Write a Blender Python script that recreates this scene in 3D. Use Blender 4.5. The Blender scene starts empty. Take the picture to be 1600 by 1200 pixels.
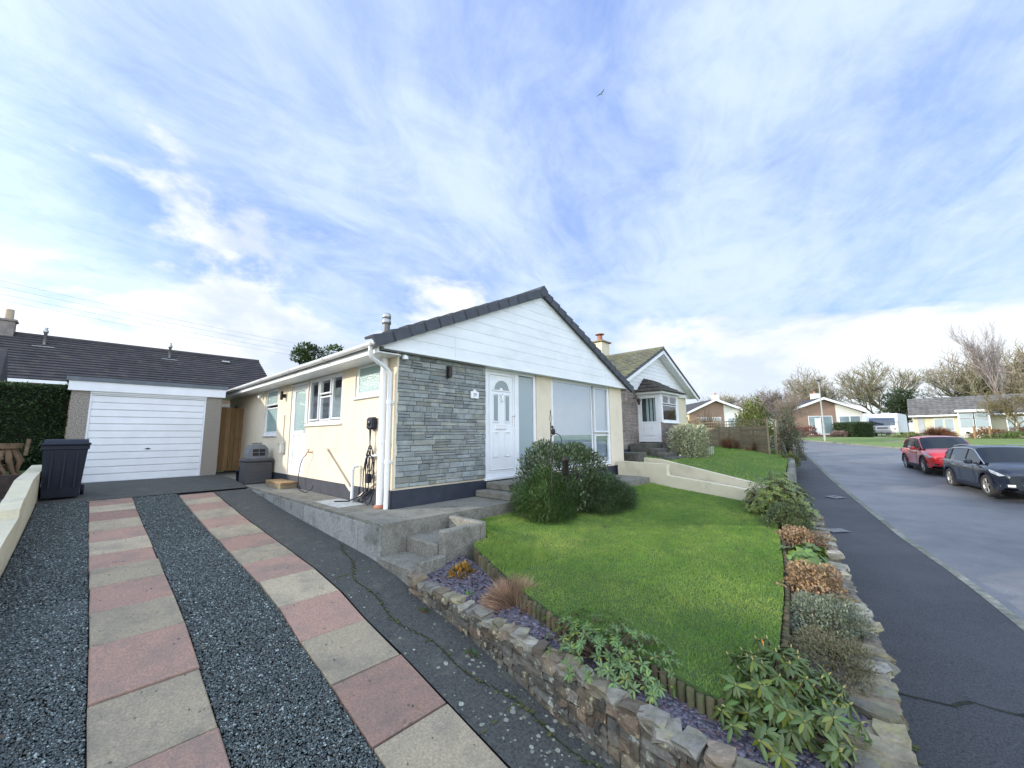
import bpy, math, random
import numpy as np
from mathutils import Vector, Matrix
random.seed(7); rng = np.random.default_rng(7)
SC = bpy.context.scene; COL = SC.collection
PI = math.pi; R = math.radians
# ---- frames: H = house frame (u along the front, v to the back), world x right / y forward of the viewpoint
TH = R(47); H0 = (-1.80, 6.09)
EX = (math.cos(TH), math.sin(TH)); EY = (-math.sin(TH), math.cos(TH))
def H2W(u, v, z=0.0): return (H0[0]+EX[0]*u+EY[0]*v, H0[1]+EX[1]*u+EY[1]*v, z)
def W2H(x, y, z=0.0):
    dx, dy = x-H0[0], y-H0[1]; return (dx*EX[0]+dy*EX[1], dx*EY[0]+dy*EY[1], z)
SD = (math.cos(R(56)), math.sin(R(56))); PD = (SD[1], -SD[0])
def A2W(a, p): return (a*SD[0]+p*PD[0], a*SD[1]+p*PD[1])
def street(x, y): return min(1.15, -.43+.0485*((x-14.7)*.559+(y-12.2)*.829))
PR = [(-9,-1.2),(-4.5,-.5),(-3.6,-.38),(-3,-.27),(-2.35,-.15),(-1.8,-.07),(-1.3,.04),(-.64,.12),(2.44,.31),(4,.44),(5.2,.55),(6.5,.63),(9,.65),(14,.65)]
def zd(v): return float(np.interp(v, [p[0] for p in PR], [p[1] for p in PR]))
def zlawn(v): return .40+.108*(v+1)
def zwall(v): return .14+.068*(v+1)
def zbed(v): return zwall(v)-.05

# ---- tagging
def tag(o, label=None, cat=None, group=None, kind=None):
    if label: o['label'] = label
    if cat: o['category'] = cat
    if group: o['group'] = group
    if kind: o['kind'] = kind
    return o
ORG = {}
def thing(name, label, cat, loc=(0,0,0), frame='H', group=None, rot=None):
    o = bpy.data.objects.new(name, None); COL.objects.link(o); o.empty_display_size = .1
    place(o, loc, frame, rot); tag(o, label, cat, group); return o
def place(o, loc, frame, rot=None):
    if frame == 'H': o.location = H2W(*loc); o.rotation_euler = (0, 0, TH); ORG[o.name] = Vector(loc)
    elif frame == 'W': o.location = loc; ORG[o.name] = Vector(loc)
    else: o.location = loc; o.rotation_euler = (0, 0, rot or 0); ORG[o.name] = Vector((0,0,0))   # 'L': own local frame
def root_of(o):
    while o.parent: o = o.parent
    return o

class MB:
    def __init__(s): s.v = []; s.f = []; s.t = []; s.sm = []
    def add(s, vs, fs, t=None, sm=False):
        b = len(s.v); s.v += [tuple(v) for v in vs]
        for f in fs: s.f.append([i+b for i in f]); s.t.append(t or (1,1,1)); s.sm.append(sm)
        return s
    def box(s, x0,x1,y0,y1,z0,z1, t=None):
        x0,x1 = min(x0,x1),max(x0,x1); y0,y1 = min(y0,y1),max(y0,y1); z0,z1 = min(z0,z1),max(z0,z1)
        return s.add([(x0,y0,z0),(x1,y0,z0),(x1,y1,z0),(x0,y1,z0),(x0,y0,z1),(x1,y0,z1),(x1,y1,z1),(x0,y1,z1)],
            [(0,3,2,1),(4,5,6,7),(0,1,5,4),(1,2,6,5),(2,3,7,6),(3,0,4,7)], t)
    def bbox(s, x0,x1,y0,y1,z0,z1, b=.01, t=None):   # chamfered box
        x0,x1 = min(x0,x1),max(x0,x1); y0,y1 = min(y0,y1),max(y0,y1); z0,z1 = min(z0,z1),max(z0,z1)
        b = min(b, (x1-x0)*.45, (y1-y0)*.45, (z1-z0)*.45)
        vs = []; idx = {}
        for ix,(X,sx) in enumerate(((x0,1),(x1,-1))):
            for iy,(Y,sy) in enumerate(((y0,1),(y1,-1))):
                for iz,(Z,sz) in enumerate(((z0,1),(z1,-1))):
                    for k in range(3):
                        idx[ix,iy,iz,k] = len(vs)
                        vs.append((X if k==0 else X+sx*b, Y if k==1 else Y+sy*b, Z if k==2 else Z+sz*b))
        g = lambda *a: idx[a]
        fs = []
        for i in (0,1):
            q = [g(i,0,0,0),g(i,1,0,0),g(i,1,1,0),g(i,0,1,0)]; fs.append(q if i else q[::-1])
            q = [g(0,i,0,1),g(0,i,1,1),g(1,i,1,1),g(1,i,0,1)]; fs.append(q if i else q[::-1])
            q = [g(0,0,i,2),g(1,0,i,2),g(1,1,i,2),g(0,1,i,2)]; fs.append(q if i else q[::-1])
        for a in (0,1):
            for c in (0,1):
                fs.append([g(a,c,0,0),g(a,c,1,0),g(a,c,1,1),g(a,c,0,1)])
                fs.append([g(a,0,c,0),g(a,1,c,0),g(a,1,c,2),g(a,0,c,2)])
                fs.append([g(0,a,c,1),g(1,a,c,1),g(1,a,c,2),g(0,a,c,2)])
                for d in (0,1): fs.append([g(a,c,d,0),g(a,c,d,1),g(a,c,d,2)])
        return s.add(vs, fs, t)
    def prism(s, pts, z0, z1, t=None):               # polygon in xy, extruded in z (z may be functions)
        n = len(pts); f0 = z0 if callable(z0) else (lambda x,y: z0); f1 = z1 if callable(z1) else (lambda x,y: z1)
        vs = [(x,y,f0(x,y)) for x,y in pts]+[(x,y,f1(x,y)) for x,y in pts]
        return s.add(vs, [list(range(n))[::-1], [n+i for i in range(n)]]+[(i,(i+1)%n,n+(i+1)%n,n+i) for i in range(n)], t)
    def prismy(s, pts, y0, y1, t=None):              # polygon in xz, extruded along y
        n = len(pts); vs = [(x,y0,z) for x,z in pts]+[(x,y1,z) for x,z in pts]
        return s.add(vs, [list(range(n)), [n+i for i in range(n)][::-1]]+[(i,n+i,n+(i+1)%n,(i+1)%n) for i in range(n)], t)
    def prismx(s, pts, x0, x1, t=None):              # polygon in yz, extruded along x
        n = len(pts); vs = [(x0,y,z) for y,z in pts]+[(x1,y,z) for y,z in pts]
        return s.add(vs, [list(range(n))[::-1], [n+i for i in range(n)]]+[(i,(i+1)%n,n+(i+1)%n,n+i) for i in range(n)], t)
    def tube(s, path, r, n=8, t=None, cap=True):
        P = [Vector(p) for p in path]; rr = r if isinstance(r,(list,tuple)) else [r]*len(P)
        vs = []; fs = []; ref = None
        for i,p in enumerate(P):
            d = (P[min(i+1,len(P)-1)]-P[max(i-1,0)])
            d = d.normalized() if d.length > 1e-9 else Vector((0,0,1))
            if ref is None: ref = Vector((1,0,0)) if abs(d.x) < .8 else Vector((0,1,0))
            x = (ref-d*ref.dot(d)).normalized(); y = d.cross(x); ref = x
            for k in range(n):
                a = 2*PI*k/n; vs.append(p+x*math.cos(a)*rr[i]+y*math.sin(a)*rr[i])
        for i in range(len(P)-1):
            for k in range(n): fs.append((i*n+k, i*n+(k+1)%n, (i+1)*n+(k+1)%n, (i+1)*n+k))
        s.add(vs, fs, t, n > 4)
        if cap: s.add(vs[:n], [list(range(n))[::-1]], t); s.add(vs[-n:], [list(range(n))], t)
        return s
    def lathe(s, prof, c=(0,0,0), n=20, t=None, axis='z', cap=True):
        vs = []; fs = []
        for r,h in prof:
            for k in range(n):
                a = 2*PI*k/n; x,y = r*math.cos(a), r*math.sin(a)
                q = (x,y,h) if axis=='z' else ((h,x,y) if axis=='x' else (x,h,y))
                vs.append((c[0]+q[0],c[1]+q[1],c[2]+q[2]))
        for i in range(len(prof)-1):
            for k in range(n): fs.append((i*n+k, i*n+(k+1)%n, (i+1)*n+(k+1)%n, (i+1)*n+k))
        s.add(vs, fs, t, True)
        if cap: s.add(vs[:n], [list(range(n))[::-1]], t); s.add(vs[-n:], [list(range(n))], t)
        return s
    def rock(s, c, size, rz=0, jit=.12, t=None, sph=.35, tilt=0):
        vs = []; ix = {}
        for i in range(3):
            for j in range(3):
                for k in range(3):
                    if i==j==k==1: continue
                    p = Vector((i-1,j-1,k-1)); q = p.normalized()*1.15
                    p = p.lerp(q, sph)+Vector([random.uniform(-jit,jit) for _ in range(3)])
                    p = Vector((p.x*size[0]/2, p.y*size[1]/2, p.z*size[2]/2))
                    p = Matrix.Rotation(rz,3,'Z') @ (Matrix.Rotation(tilt,3,'X') @ p)
                    ix[i,j,k] = len(vs); vs.append(p+Vector(c))
        fs = []
        for a in (0,1):
            for b in (0,1):
                for e in (0,2):
                    q = [ix[e,a,b],ix[e,a+1,b],ix[e,a+1,b+1],ix[e,a,b+1]]; fs.append(q if e else q[::-1])
                    q = [ix[a,e,b],ix[a,e,b+1],ix[a+1,e,b+1],ix[a+1,e,b]]; fs.append(q if e else q[::-1])
                    q = [ix[a,b,e],ix[a+1,b,e],ix[a+1,b+1,e],ix[a,b+1,e]]; fs.append(q if e else q[::-1])
        return s.add(vs, fs, t)
    def mesh(s, name, mat, org=Vector((0,0,0))):
        me = bpy.data.meshes.new(name)
        me.from_pydata([(v[0]-org[0],v[1]-org[1],v[2]-org[2]) for v in s.v], [], s.f)
        me.polygons.foreach_set('use_smooth', s.sm)
        at = me.attributes.new('tint','FLOAT_COLOR','FACE')
        c = np.ones((len(s.t),4),dtype=np.float32); c[:,:3] = np.array(s.t,dtype=np.float32) if s.t else 1
        at.data.foreach_set('color', c.ravel())
        me.materials.append(mat); me.update(); return me
    def build(s, name, mat, parent, label=None):     # a part of a thing
        me = s.mesh(name, mat, ORG[root_of(parent).name])
        o = bpy.data.objects.new(name, me); COL.objects.link(o); o.parent = parent
        if label: o['label'] = label
        return o
    def solo(s, name, mat, label, cat, loc, frame='H', group=None, kind=None, rot=None):
        o = bpy.data.objects.new(name, None if 0 else bpy.data.meshes.new('tmp')); COL.objects.link(o)
        place(o, loc, frame, rot); o.data = s.mesh(name, mat, ORG[o.name]); return tag(o, label, cat, group, kind)
    def struct(s, name, mat, frame='H', kind='structure'):
        return s.solo(name, mat, None, None, (0,0,0), frame, None, kind)

def np_mesh(name, V, Fc, tint, mat, parent=None, org=None, smooth=False):
    """V (N,3) verts, Fc (M,k) faces of equal size, tint (M,3)"""
    me = bpy.data.meshes.new(name); k = Fc.shape[1]
    me.vertices.add(len(V)); me.loops.add(Fc.size); me.polygons.add(len(Fc))
    if org is None and parent is not None: org = ORG[root_of(parent).name]
    if org is not None: V = V-np.array(org)[None]
    me.vertices.foreach_set('co', V.astype(np.float32).ravel())
    me.loops.foreach_set('vertex_index', Fc.astype(np.int32).ravel())
    me.polygons.foreach_set('loop_start', np.arange(0, Fc.size, k, dtype=np.int32))
    me.polygons.foreach_set('loop_total', np.full(len(Fc), k, dtype=np.int32))
    me.update(calc_edges=True)
    at = me.attributes.new('tint','FLOAT_COLOR','FACE')
    c = np.ones((len(Fc),4),dtype=np.float32); c[:,:3] = tint; at.data.foreach_set('color', c.ravel())
    if smooth: me.polygons.foreach_set('use_smooth', np.ones(len(Fc),dtype=bool))
    me.materials.append(mat)
    o = bpy.data.objects.new(name, me); COL.objects.link(o)
    if parent is not None: o.parent = parent
    return o

def unit(a): return a/np.maximum(np.linalg.norm(a,axis=1,keepdims=True),1e-9)
def leaf_arrays(P, D, L, Wd, tint, fold=.25, bend=0.0):
    """diamond leaves: P base (n,3), D direction, L length, Wd width"""
    n = len(P); D = unit(D); up = np.tile([0,0,1.],(n,1))+rng.normal(0,.25,(n,3))
    S = unit(np.cross(D, up)); N = unit(np.cross(S, D))
    L = np.broadcast_to(L,(n,))[:,None]; Wd = np.broadcast_to(Wd,(n,))[:,None]
    tip = P+D*L-np.array([0,0,1.])*L*bend
    mid = P+D*L*.5+N*L*.06
    V = np.stack([P, mid+S*Wd/2-N*Wd*fold*0, tip, mid-S*Wd/2-N*Wd*fold], axis=1).reshape(-1,3)
    F = np.arange(n*4).reshape(n,4)
    return V, F, tint
def join(arrs):
    Vs=[];Fs=[];Ts=[];o=0
    for V,F,T in arrs: Vs.append(V);Fs.append(F+o);Ts.append(np.broadcast_to(T,(len(F),3)));o+=len(V)
    return np.vstack(Vs),np.vstack(Fs),np.vstack(Ts)
def tints(n, base, var=.25, cvar=.06):
    k = rng.uniform(1-var,1+var,(n,1)); return np.clip(np.array(base)[None]*k*(1+rng.normal(0,cvar,(n,3))),0,1)
def blades(P, H, lean, w, tint):                      # upright triangular blades (grass)
    n = len(P); a = rng.uniform(0,2*PI,n); s = np.stack([np.cos(a),np.sin(a),np.zeros(n)],1)
    b = rng.uniform(0,2*PI,n); l = np.stack([np.cos(b),np.sin(b),np.zeros(n)],1)*lean[:,None]
    tip = P+l; tip[:,2] += H; w = np.broadcast_to(w,(n,))[:,None]
    V = np.stack([P-s*w/2, P+s*w/2, tip],1).reshape(-1,3)
    return V, np.arange(n*3).reshape(n,3), tint
def strands(P, D, L, w, droop, tint, seg=3):          # ribbons along a curved line
    n = len(P); D = unit(D); S = unit(np.cross(D, rng.normal(0,1,(n,3)))); rows=[]
    for i in range(seg+1):
        t = i/seg; c = P+D*L[:,None]*t; c[:,2] -= droop*L*t*t
        ww = w*(1-.8*t); rows += [c-S*ww/2, c+S*ww/2]
    V = np.stack(rows,1).reshape(-1,3); m = 2*(seg+1)
    F = np.concatenate([np.stack([np.arange(n)*m+2*i, np.arange(n)*m+2*i+1, np.arange(n)*m+2*i+3, np.arange(n)*m+2*i+2],1) for i in range(seg)])
    T = np.tile(np.broadcast_to(tint,(n,3)),(seg,1)); return V,F,T
def in_poly(x, y, poly):
    ins = np.zeros(len(x),bool); j = len(poly)-1
    for i in range(len(poly)):
        xi,yi = poly[i]; xj,yj = poly[j]
        c = ((yi>y)!=(yj>y)) & (x < (xj-xi)*(y-yi)/((yj-yi) or 1e-9)+xi); ins ^= c; j = i
    return ins
def sphere_pts(n, upper=False):
    p = unit(rng.normal(0,1,(n,3)))
    if upper: p[:,2] = np.abs(p[:,2])
    return p

# ---- materials
MATS = {}
def nodes(name):
    m = bpy.data.materials.new(name); m.use_nodes = True; nt = m.node_tree; b = nt.nodes['Principled BSDF']; return m, nt, b
def M(name, c1, c2=None, scale=5, rough=.7, bump=0, bscale=40, metal=0, spec=.5, c3=None, s3=1.2, detail=6, stretch=(1,1,1), lo=.35, hi=.65, coat=0, transl=0, lo3=.5, hi3=.7, bdist=.02, rvar=0):
    if name in MATS: return MATS[name]
    m, nt, b = nodes(name); L = nt.links.new
    tc = nt.nodes.new('ShaderNodeTexCoord'); mp = nt.nodes.new('ShaderNodeMapping'); mp.inputs['Scale'].default_value = stretch
    L(tc.outputs['Object'], mp.inputs['Vector'])
    c2 = c2 or tuple(x*.8 for x in c1)
    def noise(sc, det=detail, ro=.6):
        n = nt.nodes.new('ShaderNodeTexNoise'); n.inputs['Scale'].default_value = sc; n.inputs['Detail'].default_value = det
        n.inputs['Roughness'].default_value = ro; L(mp.outputs[0], n.inputs['Vector']); return n
    def mixc(fac, a, bb, mode='MIX'):
        x = nt.nodes.new('ShaderNodeMix'); x.data_type = 'RGBA'; x.blend_type = mode
        if hasattr(fac,'links') or not isinstance(fac,(int,float)): L(fac, x.inputs[0])
        else: x.inputs[0].default_value = fac
        for v,i in ((a,6),(bb,7)):
            if isinstance(v,tuple): x.inputs[i].default_value = (*v,1)
            else: L(v, x.inputs[i])
        return x.outputs[2]
    def ramp(o, lo, hi):
        r = nt.nodes.new('ShaderNodeMapRange'); r.inputs[1].default_value = lo; r.inputs[2].default_value = hi; L(o, r.inputs[0]); return r.outputs[0]
    n1 = noise(scale); col = mixc(ramp(n1.outputs[0],lo,hi), c1, c2)
    if c3: n3 = noise(s3, 8, .7); col = mixc(ramp(n3.outputs[0],lo3,hi3), col, c3)
    at = nt.nodes.new('ShaderNodeAttribute'); at.attribute_name = 'tint'
    col = mixc(1.0, col, at.outputs['Color'], 'MULTIPLY')
    L(col, b.inputs['Base Color'])
    b.inputs['Roughness'].default_value = rough; b.inputs['Metallic'].default_value = metal; b.inputs['Specular IOR Level'].default_value = spec
    if rvar:
        r2 = nt.nodes.new('ShaderNodeMapRange'); r2.inputs[1].default_value=.4; r2.inputs[2].default_value=.62; r2.inputs[3].default_value=rough-rvar; r2.inputs[4].default_value=rough
        nr = noise(.6,5); L(nr.outputs[0], r2.inputs[0]); L(r2.outputs[0], b.inputs['Roughness'])
    if coat: b.inputs['Coat Weight'].default_value = coat; b.inputs['Coat Roughness'].default_value = .05
    if bump:
        nb = noise(bscale, 8, .65); bp = nt.nodes.new('ShaderNodeBump'); bp.inputs['Strength'].default_value = bump; bp.inputs['Distance'].default_value = bdist
        L(nb.outputs[0], bp.inputs['Height']); L(bp.outputs[0], b.inputs['Normal'])
    if transl:
        tr = nt.nodes.new('ShaderNodeBsdfTranslucent'); L(col, tr.inputs[0]); mx = nt.nodes.new('ShaderNodeMixShader'); mx.inputs[0].default_value = transl
        L(b.outputs[0], mx.inputs[1]); L(tr.outputs[0], mx.inputs[2]); L(mx.outputs[0], nt.nodes['Material Output'].inputs[0])
    MATS[name] = m; return m
def glass(name, tintc=(.6,.7,.7), base=.25, rough=.02, bumps=0, body=None):
    """window glass: see-through part + mirror part growing at grazing angles; body = frosted/dark diffuse share"""
    if name in MATS: return MATS[name]
    m, nt, b = nodes(name); L = nt.links.new; nt.nodes.remove(b)
    g = nt.nodes.new('ShaderNodeBsdfGlossy'); g.inputs['Roughness'].default_value = rough; g.inputs['Color'].default_value = (.95,.97,1,1)
    if body:
        t = nt.nodes.new('ShaderNodeBsdfDiffuse'); t.inputs['Color'].default_value = (*body,1)
    else:
        t = nt.nodes.new('ShaderNodeBsdfTransparent'); t.inputs['Color'].default_value = (*tintc,1)
    lw = nt.nodes.new('ShaderNodeLayerWeight'); lw.inputs[0].default_value = .5; f = nt.nodes.new('ShaderNodeMath'); f.operation='POWER'; f.inputs[1].default_value=4.0; L(lw.outputs['Facing'], f.inputs[0])
    a = nt.nodes.new('ShaderNodeMath'); a.operation = 'MULTIPLY_ADD'; a.inputs[1].default_value = .8; a.inputs[2].default_value = base; a.use_clamp = True
    L(f.outputs[0], a.inputs[0]); mx = nt.nodes.new('ShaderNodeMixShader'); L(a.outputs[0], mx.inputs[0]); L(t.outputs[0], mx.inputs[1]); L(g.outputs[0], mx.inputs[2])
    if bumps:
        tc = nt.nodes.new('ShaderNodeTexCoord'); n = nt.nodes.new('ShaderNodeTexNoise'); n.inputs['Scale'].default_value = 45; n.inputs['Detail'].default_value = 3
        bp = nt.nodes.new('ShaderNodeBump'); bp.inputs['Strength'].default_value = bumps; bp.inputs['Distance'].default_value = .01
        L(tc.outputs['Object'], n.inputs[0]); L(n.outputs[0], bp.inputs['Height']); L(bp.outputs[0], g.inputs['Normal'])
        if body: L(bp.outputs[0], t.inputs['Normal'])
    L(mx.outputs[0], nt.nodes['Material Output'].inputs[0]); MATS[name] = m; return m

white = M('white_upvc',(.79,.80,.81),(.72,.73,.735),scale=2,rough=.35)
board = M('white_cladding_board',(.78,.79,.80),(.70,.715,.725),scale=1.5,rough=.4,c3=(.56,.58,.54),s3=1.1,lo3=.52,hi3=.92,stretch=(1,1,3))
cream = M('cream_render',(.72,.63,.485),(.67,.585,.445),scale=1.2,rough=.9,bump=.35,bscale=120,c3=(.52,.46,.35),s3=1.6,lo3=.50,hi3=.85,bdist=.006)
cream2 = M('cream_wall_paint',(.66,.60,.44),(.60,.54,.38),scale=3,rough=.9,bump=.5,bscale=40,c3=(.40,.38,.28),s3=2.5,lo3=.52,hi3=.85)
navy = M('dark_plinth_paint',(.018,.022,.035),(.03,.034,.05),scale=4,rough=.65,bump=.4,bscale=50,bdist=.008)
slate_clad = M('split_stone',(.30,.312,.295),(.20,.21,.203),scale=9,rough=.85,bump=.8,bscale=35,c3=(.27,.27,.25),s3=3,bdist=.015)
mortar = M('mortar',(.17,.155,.125),(.10,.092,.075),scale=20,rough=.95,bump=.5)
tile_grey = M('grey_roof_tile',(.055,.062,.075),(.04,.045,.055),scale=8,rough=.6,bump=.3,bscale=60)
tile_brown = M('weathered_brown_tile',(.06,.052,.055),(.035,.032,.036),scale=1.5,rough=.8,bump=.4,c3=(.10,.09,.07),s3=3)
tile_moss = M('mossy_roof_tile',(.14,.135,.09),(.09,.085,.06),scale=3,rough=.9,bump=.5,c3=(.17,.18,.07),s3=2)
tile_old = M('old_concrete_tile',(.17,.16,.145),(.10,.095,.09),scale=2,rough=.9,bump=.4)
concrete = M('old_concrete',(.26,.245,.205),(.15,.145,.12),scale=45,rough=.95,bump=.7,bscale=30,c3=(.085,.08,.06),s3=5,lo3=.46,hi3=.75)
conc_face = M('weathered_concrete_face',(.33,.33,.31),(.23,.23,.215),scale=35,rough=.95,bump=.6,bscale=25,c3=(.09,.09,.075),s3=2.2,lo3=.5,hi3=.72)
drive_conc = M('dark_damp_concrete',(.080,.080,.070),(.030,.032,.031),scale=55,lo=.38,hi=.64,rough=.85,bump=.6,bscale=60,c3=(.11,.11,.085),s3=5,lo3=.52,hi3=.75,bdist=.008)
asphalt = M('road_asphalt',(.21,.21,.212),(.12,.122,.126),scale=70,lo=.38,hi=.62,rough=.6,bump=.5,bscale=180,c3=(.10,.105,.115),s3=.35,bdist=.006,stretch=(1,1,1),rvar=.15)
pave = M('pavement_tarmac',(.070,.073,.078),(.013,.014,.017),scale=65,lo=.38,hi=.62,rough=.7,bump=.7,bscale=220,c3=(.062,.065,.071),s3=.45,bdist=.006,lo3=.5,hi3=.72,rvar=.1)
patchm = M('damp_tarmac_patch',(.062,.065,.071),(.024,.027,.031),scale=90,lo=.38,hi=.62,rough=.55,bump=.5,bscale=200,bdist=.005,rvar=.18)
kerbm = M('kerb_stone',(.24,.24,.205),(.15,.15,.12),scale=8,rough=.95,bump=.6,c3=(.10,.13,.06),s3=3)
gravelm = M('slate_gravel',(.108,.122,.118),(.066,.077,.076),scale=30,rough=.6,spec=.4)
gravelbase = M('gravel_bed',(.030,.034,.036),(.018,.02,.02),scale=60,rough=.95,bump=1,bscale=90,bdist=.02)
chipm = M('purple_slate_chip',(.125,.115,.138),(.085,.078,.095),scale=20,rough=.55)
soil = M('soil',(.035,.028,.022),(.02,.016,.013),scale=12,rough=1,bump=1,bscale=40)
slab_red = M('red_paving_slab',(.40,.245,.18),(.25,.155,.118),scale=70,rough=.9,bump=.6,bscale=140,c3=(.17,.145,.12),s3=2.8,lo3=.46,hi3=.78,bdist=.006)
slab_buff = M('buff_paving_slab',(.47,.385,.26),(.29,.24,.165),scale=70,rough=.9,bump=.6,bscale=140,c3=(.18,.165,.13),s3=2.8,lo3=.45,hi3=.76,bdist=.006)
rubble = M('lichened_rubble_stone',(.19,.17,.135),(.095,.085,.07),scale=9,rough=.95,bump=1,bscale=28,c3=(.42,.42,.33),s3=16,lo3=.56,hi3=.62,bdist=.03)
coping = M('pale_coping_stone',(.33,.31,.25),(.17,.155,.12),scale=9,rough=.9,bump=.9,bscale=30,c3=(.30,.28,.15),s3=5,stretch=(1,1,2),bdist=.02)
grassbase = M('lawn_soil_and_thatch',(.075,.13,.03),(.05,.09,.022),scale=6,rough=1,bump=.8,bscale=60)
grassm = M('grass_blade',(.185,.32,.075),(.145,.275,.06),scale=.9,rough=.75,transl=.3,c3=(.275,.375,.10),s3=1.1,lo3=.45,hi3=.7,spec=.2)
verge = M('verge_grass',(.17,.24,.06),(.12,.18,.045),scale=3,rough=1,bump=.8,bscale=30)
leaf = M('leaf',(.9,.9,.9),(.75,.75,.75),scale=8,rough=.5,transl=.2,spec=.35)
leafgloss = M('glossy_leaf',(.9,.9,.9),(.8,.8,.8),scale=8,rough=.35,transl=.12,spec=.5)
twig = M('twig_bark',(.9,.9,.9),(.7,.7,.7),scale=10,rough=.9,spec=.2)
bark = M('tree_bark',(.17,.14,.105),(.11,.09,.07),scale=6,rough=.95,bump=.6,bscale=20)
timber = M('fence_timber',(.33,.205,.095),(.24,.145,.065),scale=4,rough=.8,stretch=(6,6,.7),bump=.3,c3=(.16,.085,.035),s3=5,lo3=.62,hi3=.75)
oldtimber = M('weathered_timber',(.27,.215,.13),(.18,.14,.09),scale=4,rough=.9,stretch=(1,1,5),bump=.4)
logm = M('log_edging_wood',(.12,.09,.05),(.06,.048,.028),scale=8,rough=.9,bump=.6,c3=(.08,.10,.04),s3=6)
brick = M('red_brown_brick',(.33,.215,.15),(.22,.15,.11),scale=9,rough=.9,bump=.3)
brick2 = M('stone_brick',(.27,.235,.205),(.18,.155,.14),scale=5,rough=.9,bump=.5)
pebble = M('pebbledash',(.40,.36,.30),(.16,.14,.115),scale=55,rough=.95,bump=1,bscale=60,detail=3,lo=.42,hi=.58,bdist=.012)
blackpl = M('black_plastic',(.009,.012,.022),(.014,.017,.028),scale=6,rough=.6,spec=.3,bump=.15,bscale=200)
greypl = M('grey_plastic',(.062,.062,.066),(.045,.045,.05),scale=3,rough=.55,stretch=(1,1,8))
greypl2 = M('mid_grey_plastic',(.16,.17,.19),(.13,.14,.155),scale=4,rough=.4)
lead = M('grey_felt_edge',(.13,.15,.165),(.10,.115,.13),scale=5,rough=.6)
metal = M('galvanised_metal',(.42,.42,.41),(.32,.32,.31),scale=9,rough=.4,metal=.8)
chrome = M('chrome',(.75,.75,.75),(.7,.7,.7),rough=.15,metal=1)
iron = M('black_iron',(.012,.012,.014),(.03,.022,.018),scale=30,rough=.6)
terra = M('terracotta',(.42,.18,.11),(.34,.14,.09),rough=.85)
dark = M('dark_interior',(.03,.03,.03),(.02,.02,.02),rough=.9)
blind = M('blind_fabric',(.90,.89,.85),(.86,.85,.8),rough=.9,transl=.3)
curtain = M('net_curtain',(.62,.64,.62),(.5,.52,.5),rough=.9,scale=6)
gl_clear = glass('window_glass',(.75,.82,.84),.10)
gl_pic = glass('picture_window_glass',(.70,.78,.86),.30)
gl_frost = glass('frosted_glass',base=.05,rough=.18,bumps=.9,body=(.27,.38,.36))
gl_side = glass('side_light_glass',base=.08,rough=.12,bumps=.2,body=(.30,.36,.38))
gl_grey = glass('obscured_grey_glass',base=.06,rough=.2,bumps=.3,body=(.24,.29,.29))
gl_dark = glass('dark_car_glass',base=.03,rough=.02,body=(.012,.016,.02))
gl_far = glass('distant_window_glass',base=.12,rough=.08,body=(.20,.27,.28))

# ---- generic window in a wall: axis 'f' = front wall (x=u, y=v), 's' = side wall (x=v running, facing -u)
def win_boxes(mb, ax, a0,a1,z0,z1, w, d0,d1):         # rectangular ring
    def bx(p0,p1,q0,q1):
        if ax=='f': mb.bbox(p0,p1,d0,d1,q0,q1,.006)
        else: mb.bbox(d0,d1,p0,p1,q0,q1,.006)
    bx(a0,a1,z0,z0+w); bx(a0,a1,z1-w,z1); bx(a0,a0+w,z0+w,z1-w); bx(a1-w,a1,z0+w,z1-w)
def slab(mb, ax, a0,a1,z0,z1,d0,d1,b=0):
    if ax=='f': mb.bbox(a0,a1,d0,d1,z0,z1,b) if b else mb.box(a0,a1,d0,d1,z0,z1)
    else: mb.bbox(d0,d1,a0,a1,z0,z1,b) if b else mb.box(d0,d1,a0,a1,z0,z1)
def window(root, ax, a0,a1,z0,z1, off, panes, gmat, inward=1, fw=.055, name='window', sill=True, inner=None, fmat=None, interior=True):
    """frame at plane coordinate off (outer face), inward sign; panes = [(a0,a1,z0,z1,sash?)]"""
    fmat = fmat or white; f = MB(); s = inward
    win_boxes(f, ax, a0,a1,z0,z1, fw, off, off+s*.07)
    # mullions = gaps between panes filled by bars
    for (p0,p1,q0,q1,sash) in panes:
        win_boxes(f, ax, p0-.03,p1+.03,q0-.03,q1+.03, .03+ (.0), off+(s*.004 if not sash else -s*.012), off+s*.06)
    fr = f.build(name, fmat, root)
    g = MB()
    for (p0,p1,q0,q1,sash) in panes:
        o_=off+s*.020; g.add([(p0,o_,q0),(p1,o_,q0),(p1,o_,q1),(p0,o_,q1)] if ax=='f' else [(o_,p0,q0),(o_,p0,q1),(o_,p1,q1),(o_,p1,q0)],[(0,1,2,3)])
    g.build('pane', gmat, fr)
    if sill:
        m = MB(); slab(m, ax, a0-.05,a1+.05,z0-.045,z0-.001, off-s*.06, off+s*.05, .01); m.build('sill', fmat, fr)
    if interior:
        m = MB(); slab(m, ax, a0+.01,a1-.01,z0+.01,z1-.01, off+s*.55, off+s*.58)
        slab(m, ax, a0+.01,a0+.03,z0+.01,z1-.01, off+s*.1, off+s*.549); slab(m, ax, a1-.03,a1-.01,z0+.01,z1-.01, off+s*.1, off+s*.549)
        slab(m, ax, a0+.031,a1-.031,z1-.03,z1-.01, off+s*.1, off+s*.549); slab(m, ax, a0+.031,a1-.031,z0+.01,z0+.03, off+s*.1, off+s*.549)
        m.build('reveal', inner or dark, fr)
    return fr
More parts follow.
